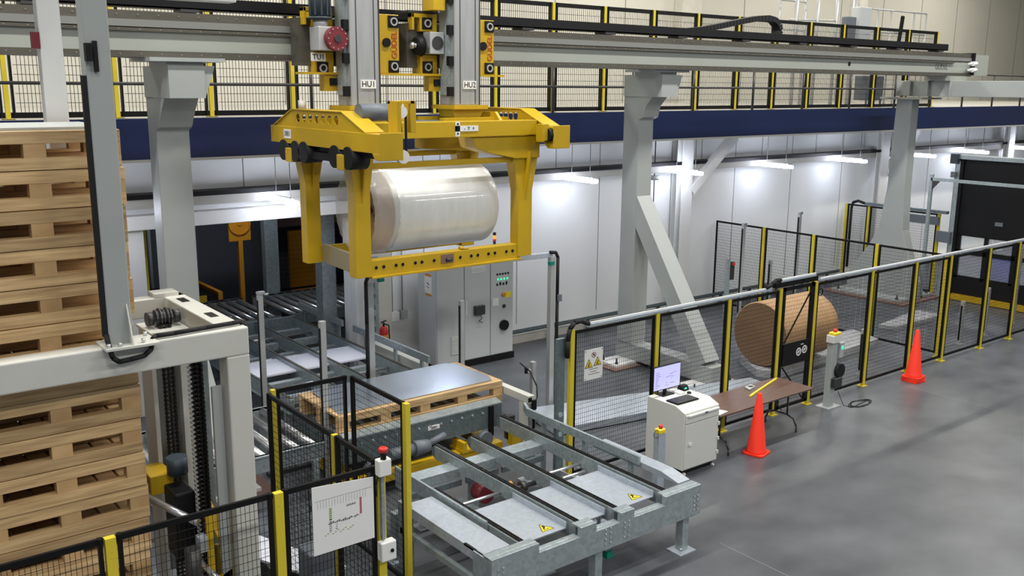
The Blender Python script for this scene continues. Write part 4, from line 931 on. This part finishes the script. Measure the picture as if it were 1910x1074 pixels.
# ================================================================ RIGHT: DOOR, PORTAL, BARREL
dt = thing('rollup_door', 'large black fabric roll-up door with clear window strips', 'door', (25.5, 11, 0))
B(25.42, 25.5, 6, 12.9, 1.78, 3.85).build('curtain', 'black', dt)
wn = MB().box(25.42, 25.5, 6, 12.9, 1.28, 1.40).box(25.42, 25.5, 6, 12.9, .08, .68)
for y in (12.85, 12.1, 11.35, 10.6, 9.85): wn.box(25.42, 25.5, y-.05, y+.05, .6, 1.8)
wn.build('window_bars', 'black', dt); B(25.455, 25.46, 6, 12.8, .6, 1.8).build('window_vinyl', 'clear_vinyl', dt)
B(25.36, 25.6, 12.9, 13.12, 0, 3.9).build('side_guide', 'black', dt); B(25.34, 25.36, 12.98, 13.1, .1, 3.8).build('guide_strip', 'galv', dt)
MB().box(25.3, 25.7, 6, 13.15, 3.85, 3.95).build('head_rail', 'galv', dt)
MB().box(25.2, 25.36, 13.0, 13.2, 3.72, 3.98).build('drive_motor', 'motor_blue', dt); B(25.2, 25.3, 13.02, 13.15, 3.35, 3.5).build('switch_box', 'motor_grey', dt)
MB().box(25.25, 25.42, 6, 12.85, .02, .16).build('bottom_bar', 'crane_yellow', dt)
B(25.38, 25.42, 11.7, 11.9, 2.15, 2.25).build('label_plate', 'motor_grey', dt)
t = thing('drum', 'blue plastic drum seen through the windows of the black door', 'drum', (28.0, 12.9, 0))
MB().lathe((28.2, 12.9, 0), [(.28, 0), (.3, .05), (.3, .85), (.28, .9)], 24).build('body', 'blue_plastic', t)
pp = thing('portal_frame', 'thin aluminium portal in front of the black roll-up door', 'portal', (24.6, 12, 0))
B(24.56, 24.64, 13.30, 13.38, 0, 3.45).build('upright', 'galv', pp); B(24.56, 24.64, 6, 13.34, 3.28, 3.36).build('top_bar', 'galv', pp); MB().prism([(13.3, 3.28), (13.1, 3.28), (13.3, 3.05)], 'x', 24.58, 24.62).build('gusset', 'dark_steel', pp)
t = thing('cable_tray', 'grey cable tray on top of the short fence beside the roll-up door', 'cable tray', (25.35, 14.8, 2.32)); B(25.30, 25.44, 13.2, 15.7, 2.32, 2.40).build('tray', 'galv_dark', t); B(25.25, 25.36, 13.4, 14.3, 2.0, 2.22).build('junction_box', 'motor_grey', t); B(25.22, 25.34, 13.0, 13.4, 1.55, 1.85).build('motor_box', 'motor_grey', t)
MB().tube([(25.35, 15.7, 2.36), (25.35, 15.95, 2.42), (25.35, 16.12, 2.36), (25.35, 16.16, 2.2), (25.35, 16.16, .4)], .04, 8).build('cable_hose', 'black_rubber', label='black hoses bending down at the wall end of the short far fence', cat='hose')
# floor slabs
MB().prism([(15.1, 11.45), (15.35, 11.1), (19.3, 11.35), (19.6, 12.2), (15.6, 12.3)], 'z', 0, .15).build('floor_plinth', 'slab', label='low chamfered concrete plinth under the brown paper roll', cat='plinth')
MB().prism([(20.7, 12.2), (20.9, 11.85), (23.0, 11.85), (23.0, 12.5)], 'z', 0, .09).build('floor_plate', 'slab', label='small low slab on the floor right of the paper roll', cat='slab')
MB().prism([(9.7, 11.3), (14.5, 10.5), (14.6, 11.2), (9.9, 12.4)], 'z', .02, .14).build('floor_plate', 'galv_light', label='long bright steel plate on the floor behind the desk cabinet and mesh', cat='plate')
# brown paper roll
pr = thing('paper_roll', 'brown kraft paper roll lying on the low plinth behind the mesh gate', 'paper roll', (16.5, 11.6, .15))
m_, n, R_ = rollmesh(15.35, 17.1, 11.62, .81, .66, 8, rnd=.02); m_.add([m_.v[(R_-1)*n+k] for k in range(n)], [tuple(range(n))]); m_.build('wrap', 'kraft', pr)
MB().cyl((15.34, 11.62, .81), (15.4, 11.62, .81), .64, n=64).build('end_disc', 'kraft_dark', pr, label='darker brown end disc')
# control post on far wall side
t = thing('control_post', 'slim grey control post with red and green buttons behind the cross fence', 'control post', (17.6, 13.9, 0))
B(18.35, 18.47, 15.0, 15.06, 0, 1.55).build('shaft', 'galv', t); B(18.48, 18.58, 14.96, 15.04, 1.0, 1.45).build('button_box', 'dark_steel', t); MB().cyl((18.53, 14.93, 1.4), (18.53, 14.96, 1.4), .04, n=12).build('red_button', 'red', t)

# ================================================================ OPEN FLOOR: cones, desk, table
def cone(loc, label, n=1, sc=1.0):
    t = thing('traffic_cone', label, 'traffic cone', loc, local=True)
    return t
def cone_parts(t, h=.94):
    prof = [(.165, .03), (.155, .06), (.15, .07), (.036, h-.01), (.030, h)]
    MB().lathe((0, 0, 0), prof, 28).build('cone', 'cone_orange', t)
    MB().prism([(-.18, -.14), (-.14, -.18), (.14, -.18), (.18, -.14), (.18, .14), (.14, .18), (-.14, .18), (-.18, .14)], 'z', 0, .035).build('base', 'cone_orange', t, bev=.006)
c1 = thing('traffic_cone', 'single orange traffic cone standing in front of the brown table', 'traffic cone', (11.80, 8.86, 0), local=True, rz=.25); cone_parts(c1, 1.0)
for i, l in enumerate(('lowest orange traffic cone of the nested stack by the fence', 'middle orange traffic cone of the nested stack by the fence', 'topmost orange traffic cone of the nested stack by the fence')):
    c = thing('traffic_cone', l, 'traffic cone', (17.42, 9.42, .04*i), local=True, rz=-.1+.12*i, group='nested orange cones'); cone_parts(c, .97)

dc = thing('computer_cabinet', 'cream floor cabinet used as a computer desk in front of the mesh fence', 'cabinet', (10.6, 9.35, 0))
MB().prism([(8.93, .08), (9.70, .08), (9.70, 1.056), (9.12, 1.056), (8.93, .98)], 'x', 10.15, 10.92).build('body', 'cabinet_cream', dc, bev=.008)
B(10.2, 10.88, 8.98, 9.66, 0, .08).build('plinth', 'black', dc)
do = B(10.17, 10.90, 8.912, 8.93, .1, .80).build('door', 'cabinet_cream', dc, bev=.006); B(10.24, 10.30, 8.885, 8.912, .47, .51).build('handle', 'white', do)
for z in (.2, .42, .66): B(10.88, 10.92, 8.895, 8.92, z, z+.05).build('hinge', 'cabinet_cream', do)
dw = B(10.17, 10.90, 8.905, 8.93, .82, .95).build('drawer', 'cabinet_cream', dc, bev=.008); B(10.20, 10.87, 8.875, 8.905, .925, .955).build('pull', 'white', dw, bev=.006); B(10.54, 10.6, 8.868, 8.876, .925, .955).build('lock', 'motor_grey', dw)
for x in (10.22, 10.86): MB().cyl((x-.01, 8.96, .0), (x+.02, 8.96, .0), .03, n=10).build('caster', 'white', dc)
mo = thing('monitor', 'black flat computer monitor with a lit spreadsheet screen on the cream cabinet', 'monitor', (10.42, 9.60, 1.06), rz=0)
B(10.12, 10.72, 9.56, 9.59, 1.15, 1.54).build('bezel', 'black', mo, bev=.005)
sc_ = B(10.135, 10.705, 9.555, 9.56, 1.165, 1.525).build('screen', 'screen', mo)
m_ = MB()
for i in range(9): m_.box(10.17, 10.17+random.uniform(.04, .1), 9.553, 9.555, 1.20+.03*i, 1.205+.03*i)
for i in range(12): a = random.uniform(10.32, 10.6); z = random.uniform(1.2, 1.42); m_.box(a, a+random.uniform(.02, .09), 9.553, 9.555, z, z+.004)
m_.build('screen_text', 'text_grey', sc_)
B(10.39, 10.45, 9.59, 9.61, 1.07, 1.27).build('neck', 'black', mo); B(10.30, 10.55, 9.51, 9.68, 1.056, 1.07).build('stand_base', 'black', mo)
kb = thing('keyboard', 'black keyboard on the cream cabinet below the monitor', 'keyboard', (10.58, 9.25, 1.06))
MB().box(10.19, 10.66, 9.11, 9.35, 1.058, 1.075).build('body', 'black', kb, bev=.004)
m_ = MB()
for r in range(5):
    for c_ in range(14): m_.box(10.20+.0322*c_, 10.228+.0322*c_, 9.12+.045*r, 9.158+.045*r, 1.075, 1.083)
o = m_.build('keys', 'dark_steel', kb)
t = thing('mouse', 'black computer mouse right of the keyboard', 'mouse', (10.74, 9.42, 1.06))
m_ = MB()
m_.lathe((10.76, 9.40, 1.057), [(.035, 0), (.036, .012), (.025, .026), (.008, .03)], 16); m_.build('body', 'black', t)
t = thing('desk_phone', 'small black device with a green light behind the keyboard', 'device', (10.92, 9.56, 1.06)); MB().prism([(9.5, 1.06), (9.64, 1.06), (9.62, 1.14), (9.54, 1.14)], 'x', 10.74, 10.88).build('body', 'black', t, bev=.01); B(10.78, 10.82, 9.505, 9.515, 1.09, 1.11).build('green_light', 'green_lamp', t)
for (a, b, c_, d, l) in ((10.69, 10.86, 9.13, 9.30, 'white paper sheet right of the keyboard on the cream cabinet'),):
    MB().prism([(a, c_), (b, c_+.02), (b-.02, d), (a-.01, d-.02)], 'z', 1.057, 1.061).build('paper_sheet', 'paper', label=l, cat='paper')
B(10.58, 10.70, 9.42, 9.66, 1.058, 1.085).build('notebook', 'paper', label='white notebook behind the keyboard on the cream cabinet', cat='notebook')
# emergency stop post
t = thing('emergency_stop_post', 'low galvanised post with a yellow emergency stop beside the cream cabinet', 'control post', (9.55, 8.85, 0))
B(9.48, 9.62, 8.80, 8.90, 0, .85).build('shaft', 'galv_light', t); B(9.48, 9.61, 8.79, 8.90, .85, .92).build('yellow_box', 'warn_yellow', t, bev=.015); MB().cyl((9.55, 8.84, .92), (9.55, 8.84, .97), .03, n=14).build('red_button', 'red', t); MB().ring((9.45, 8.82, .86), (0, 1, 0), .06, .054, .008).build('cable_loop', 'dark_steel', t)
# table
tb = thing('folding_table', 'brown folding table standing along the mesh fence', 'table', (12.2, 9.4, 0))
B(11.03, 13.42, 8.98, 9.74, .715, .745).build('table_top', 'table_brown', tb, bev=.006)
for x in (11.35, 13.1):
    MB().tube([(x, 9.05, 0), (x, 9.05, .10), (x, 9.12, .22), (x, 9.25, .26), (x, 9.5, .26), (x, 9.62, .22), (x, 9.68, .10), (x, 9.68, 0)], .016, 8).cyl((x, 9.25, .26), (x, 9.25, .71), .016, n=8).cyl((x, 9.5, .26), (x, 9.5, .71), .016, n=8).build('leg', 'dark_steel', tb)
    MB().tube([(x, 9.37, .3), (x+(.4 if x < 12 else -.4), 9.37, .70)], .010, 6).build('leg_brace', 'dark_steel', tb)
t = thing('pry_bar', 'yellow bar lying across the brown table', 'bar', (12.9, 9.45, .75)); MB().bar((12.30, 9.36, .758), (13.30, 9.66, .758), .03, .02).build('bar', 'warn_yellow', t); MB().bar((12.15, 9.31, .757), (12.32, 9.366, .757), .035, .02).build('tip', 'warn_yellow', t)
t = thing('multimeter', 'small grey and white device on the brown table', 'device', (12.5, 9.62, .75)); MB().prism([(12.40, 9.52), (12.62, 9.58), (12.66, 9.70), (12.44, 9.66)], 'z', .746, .77).build('body', 'grey_film', t, bev=.005); B(12.50, 12.58, 9.58, 9.64, .77, .778).build('dial', 'dark_steel', t)
MB().prism([(11.05, 9.02), (11.30, 9.06), (11.22, 9.28), (11.05, 9.30)], 'z', .746, .749).build('paper_sheet', 'paper', label='white paper lying on the brown table beside the cream cabinet', cat='paper')
# control post by the cones
t = thing('control_post', 'grey control post with yellow emergency stop and green lit box beyond the table', 'control post', (14.72, 9.52, 0))
B(14.62, 14.78, 9.46, 9.58, 0, 1.30).build('shaft', 'grey_paint', t, bev=.008); B(14.52, 14.90, 9.38, 9.66, 0, .015).build('foot_plate', 'grey_paint', t)
B(14.57, 14.80, 9.42, 9.58, 1.22, 1.36).build('socket_box', 'cabinet_cream', t, bev=.01); B(14.60, 14.80, 9.42, 9.56, 1.36, 1.41).build('yellow_box', 'warn_yellow', t, bev=.012); MB().cyl((14.7, 9.49, 1.41), (14.7, 9.49, 1.46), .035, n=14).build('red_button', 'red', t)
B(14.80, 14.92, 9.42, 9.54, .92, 1.2).build('switch_box', 'grey_film', t, bev=.008); B(14.83, 14.88, 9.412, 9.42, 1.08, 1.14).build('green_light', 'green_lamp', t)
MB().cyl((14.84, 9.40, .68), (14.84, 9.48, .68), .13, n=22).build('cable_reel', 'black_rubber', t); B(14.64, 14.88, 9.38, 9.46, .38, .56).build('lower_box', 'dark_steel', t, bev=.01)
pts = []
for k in range(40): a = k*.5; pts.append((15.25+.28*math.cos(a)+.01*k*.3, 9.25+.13*math.sin(a)+random.uniform(-.02, .02), .008))
MB().tube([(14.8, 9.4, .3), (14.85, 9.3, .05), (14.95, 9.2, .008)]+pts, .006, 5).build('cable_coil', 'black_rubber', label='thin dark cable coiled loosely on the floor by the grey control post', cat='cable')
# warning sign
ws = thing('warning_sign', 'white warning sign with two yellow triangles wired on the long fence', 'sign', (9.08, FY-.05, 1.5))
sg = B(8.91, 9.27, FY-.055, FY-.045, 1.50, 1.96).build('plate', 'white', ws)
for x, z in ((8.995, 1.74), (9.165, 1.755)):
    o = MB().prism([(x-.078, z-.055), (x+.078, z-.055), (x, z+.08)], 'y', FY-.058, FY-.055).build('triangle_border', 'text_black', sg)
    MB().prism([(x-.062, z-.045), (x+.062, z-.045), (x, z+.062)], 'y', FY-.060, FY-.058).build('triangle', 'warn_yellow', sg)
    MB().box(x-.03, x+.03, FY-.062, FY-.060, z-.035, z-.025).bar((x-.02, FY-.061, z-.02), (x+.012, FY-.061, z+.01), .002, .016).cyl((x+.005, FY-.062, z+.02), (x+.005, FY-.060, z+.02), .009, n=8).build('pictogram', 'text_black', sg)
MB().ring((9.09, FY-.057, 1.87), (0, 1, 0), .042, .034, .004, 20).bar((9.065, FY-.058, 1.90), (9.115, FY-.058, 1.84), .003, .008).build('prohibition_ring', 'red_paint', sg)
MB().cyl((9.09, FY-.058, 1.872), (9.09, FY-.056, 1.872), .016, n=8).build('hand_mark', 'text_black', sg)
m_ = MB()
for z, w_ in ((1.66, .09), (1.62, .06), (1.585, .10)):
    x = 9.09-w_
    while x < 9.09+w_: k = random.uniform(.008, .018); m_.box(x, x+k, FY-.057, FY-.055, z-.006, z+.006); x += k+.006
m_.build('print_line', 'text_grey', sg)
t = MB()
for x in (8.93, 9.25):
    for z in (1.52, 1.94): t.cyl((x, FY-.06, z), (x, FY-.055, z), .008, n=8)
t.build('screw', 'dark_steel', sg)
# galvanised channel beside first post
t = thing('channel_post', 'galvanised channel with round holes beside the first yellow fence post', 'post', (8.5, 9.86, 0))
B(8.46, 8.60, 9.86, 9.92, 0, 2.18).build('shaft', 'galv_dark', t); m_ = MB()
for z in (.45, .75, 1.05): m_.cyl((8.53, 9.85, z), (8.53, 9.86, z), .04, n=14)
m_.build('hole', 'galv_light', t)
# plan sheet, e-stop box and lower box on the near fence
ps_ = thing('plan_sheet', 'large white printed layout plan taped on the near mesh fence', 'poster', (3.66, 7.17, 1.6))
sh = MB().add([(3.35, 7.165, 1.60), (3.96, 7.165, 1.60), (3.96, 7.165, 2.20), (3.35, 7.165, 2.25), (3.35, 7.17, 1.60), (3.96, 7.17, 1.60), (3.96, 7.17, 2.20), (3.35, 7.17, 2.25)], [(0, 1, 2, 3), (7, 6, 5, 4), (0, 4, 5, 1), (1, 5, 6, 2), (2, 6, 7, 3), (3, 7, 4, 0)]).build('sheet', 'paper', ps_)
y = 7.163
def ink(boxes, mt, name='plan_line'):
    m_ = MB()
    for a, b, c_, d in boxes: m_.box(a, b, y, y+.0015, c_, d)
    m_.build(name, mt, sh)
ink([(3.37, 3.94, 2.108, 2.110)]+[(3.40+.028*i, 3.401+.028*i, 2.03, 2.10) for i in range(18)]+[(3.50+.02*i, 3.515+.02*i, 1.865+random.uniform(-.008, .008), 1.872+.006*(i % 3)) for i in range(16)]+[(3.68+.012*i, 3.688+.012*i, 1.99, 2.0+.008*(i % 2)) for i in range(8)]+[(3.51, 3.53, 1.80+.02*i, 1.808+.02*i) for i in range(6)]+[(3.57+.004*i, 3.585, 1.80+.02*i, 1.808+.02*i) for i in range(4)], 'text_grey')
ink([(3.52, 3.545, 1.93, 2.02), (3.80, 3.82, 1.90, 2.03)][:0]+[(3.815, 3.835, 1.88, 2.04)], 'pencil_red', 'plan_block')
ink([(3.51, 3.535, 1.90+.02*i, 1.914+.02*i) for i in range(6)]+[(3.46+.025*i, 3.475+.025*i, 1.76+.012*(i % 3), 1.768+.012*(i % 3)) for i in range(12)], 'pencil_green', 'plan_block')
eb_ = thing('emergency_stop_box', 'white box with a red mushroom button on the near corner fence post', 'emergency stop', (4.06, 7.18, 2.2))
B(3.99, 4.12, 7.10, 7.19, 2.20, 2.36).build('box', 'white', eb_, bev=.012); MB().cyl((4.05, 7.13, 2.36), (4.05, 7.13, 2.44), .028, n=14).build('stem', 'black', eb_); MB().lathe((4.05, 7.13, 2.43), [(.04, 0), (.045, .015), (.045, .035), (.03, .045)], 18).build('red_button', 'red', eb_)
MB().tube([(4.0, 7.15, 2.21), (3.98, 7.15, 2.12), (3.99, 7.17, 2.0)], .008, 6).build('cable', 'black_rubber', eb_)
sb = thing('switch_box', 'white switch box with a black knob low on the near corner fence post', 'switch box', (4.08, 7.16, 1.35))
B(3.99, 4.15, 7.09, 7.18, 1.36, 1.55).build('box', 'white', sb, bev=.012); MB().cyl((4.10, 7.08, 1.46), (4.10, 7.09, 1.46), .018, n=12).build('knob', 'black', sb)
B(4.03, 4.06, 7.14, 7.18, 1.56, 2.2).build('conduit', 'galv', sb)
# white cover panels on the floor line behind the near fence
t = thing('floor_channel', 'pale flat cover plate low behind the near fence', 'cover plate', (4.2, 9.5, .3)); MB().prism([(3.5, 10.6), (4.0, 10.6), (4.6, 9.0), (4.2, 9.0)], 'z', .28, .31).build('plate', 'white_cover', t); B(3.9, 4.3, 9.5, 10.3, 0, .28).build('support', 'dark_steel', t)
t = thing('gear_motor', 'dark blue-grey motor housing behind the near fence under the plan sheet', 'motor', (3.75, 8.2, 0)); B(3.65, 3.92, 7.9, 8.2, .5, 1.2).build('housing', 'motor_grey', t, bev=.03); MB().cyl((3.78, 8.05, 0), (3.78, 8.05, .5), .08, n=12).build('foot', 'dark_steel', t)

# ================================================================ caged ladder and boxes on the mezzanine (upper right)
cl = thing('caged_ladder', 'aluminium caged access ladder standing on the mezzanine behind the crane beam', 'ladder', (23.3, 16.6, 5.15))
for x in (22.5, 23.45, 24.35): MB().cyl((x, 16.5, 5.15), (x-.0, 16.5, 9.2), .05, n=10).build('upright', 'aluminium', cl)
for z in (6.65, 7.5, 8.3): MB().cyl((22.2, 16.5, z), (24.35, 16.5, z+.06), .025, n=8).build('hoop', 'aluminium', cl)
MB().cyl((22.8, 17.3, 5.15), (22.8, 17.3, 9.2), .04, n=8).cyl((24.0, 17.3, 5.15), (24.0, 17.3, 9.2), .04, n=8).build('upright', 'aluminium', cl)
for z in (6.6, 7.3, 8.1): MB().cyl((22.8, 17.3, z), (24.0, 17.3, z), .025, n=8).build('hoop', 'aluminium', cl)
pc = thing('platform_railing', 'aluminium railing with a yellow ring right of the caged ladder', 'railing', (28, 16.6, 5.15))
for x in (26.6, 27.3, 28.6, 29.3): MB().cyl((x, 16.6, 5.15), (x, 16.6, 8.0), .03, n=8).build('upright', 'aluminium', pc)
for z in (6.5, 7.35, 8.0): MB().cyl((26.1, 16.6, z), (29.3, 16.6, z), .025, n=8).build('rail', 'aluminium', pc)
t = thing('control_box', 'light grey control boxes mounted between the ladder and the railing', 'box', (25.5, 16.4, 6.2))
B(25.35, 25.95, 16.4, 16.7, 7.0, 8.0).build('box', 'cabinet_grey', t, bev=.02); B(24.75, 25.2, 16.4, 16.6, 6.7, 7.7).build('box', 'motor_grey', t, bev=.02); MB().cyl((25.6, 16.75, 5.15), (25.6, 16.75, 9), .08, n=10).build('mast', 'aluminium', t)
t = thing('sign_post', 'black upright bar with a red end beside the ladder platform', 'bar', (27.9, 16.5, 6.2)); MB().bar((27.55, 16.45, 6.75), (27.7, 16.45, 7.85), .12, .06).build('bar', 'black', t); MB().bar((27.5, 16.45, 6.5), (27.55, 16.45, 6.75), .12, .06).build('red_end', 'red', t); MB().bar((27.48, 16.45, 5.15), (27.5, 16.45, 6.5), .03).build('foot_rod', 'aluminium', t)
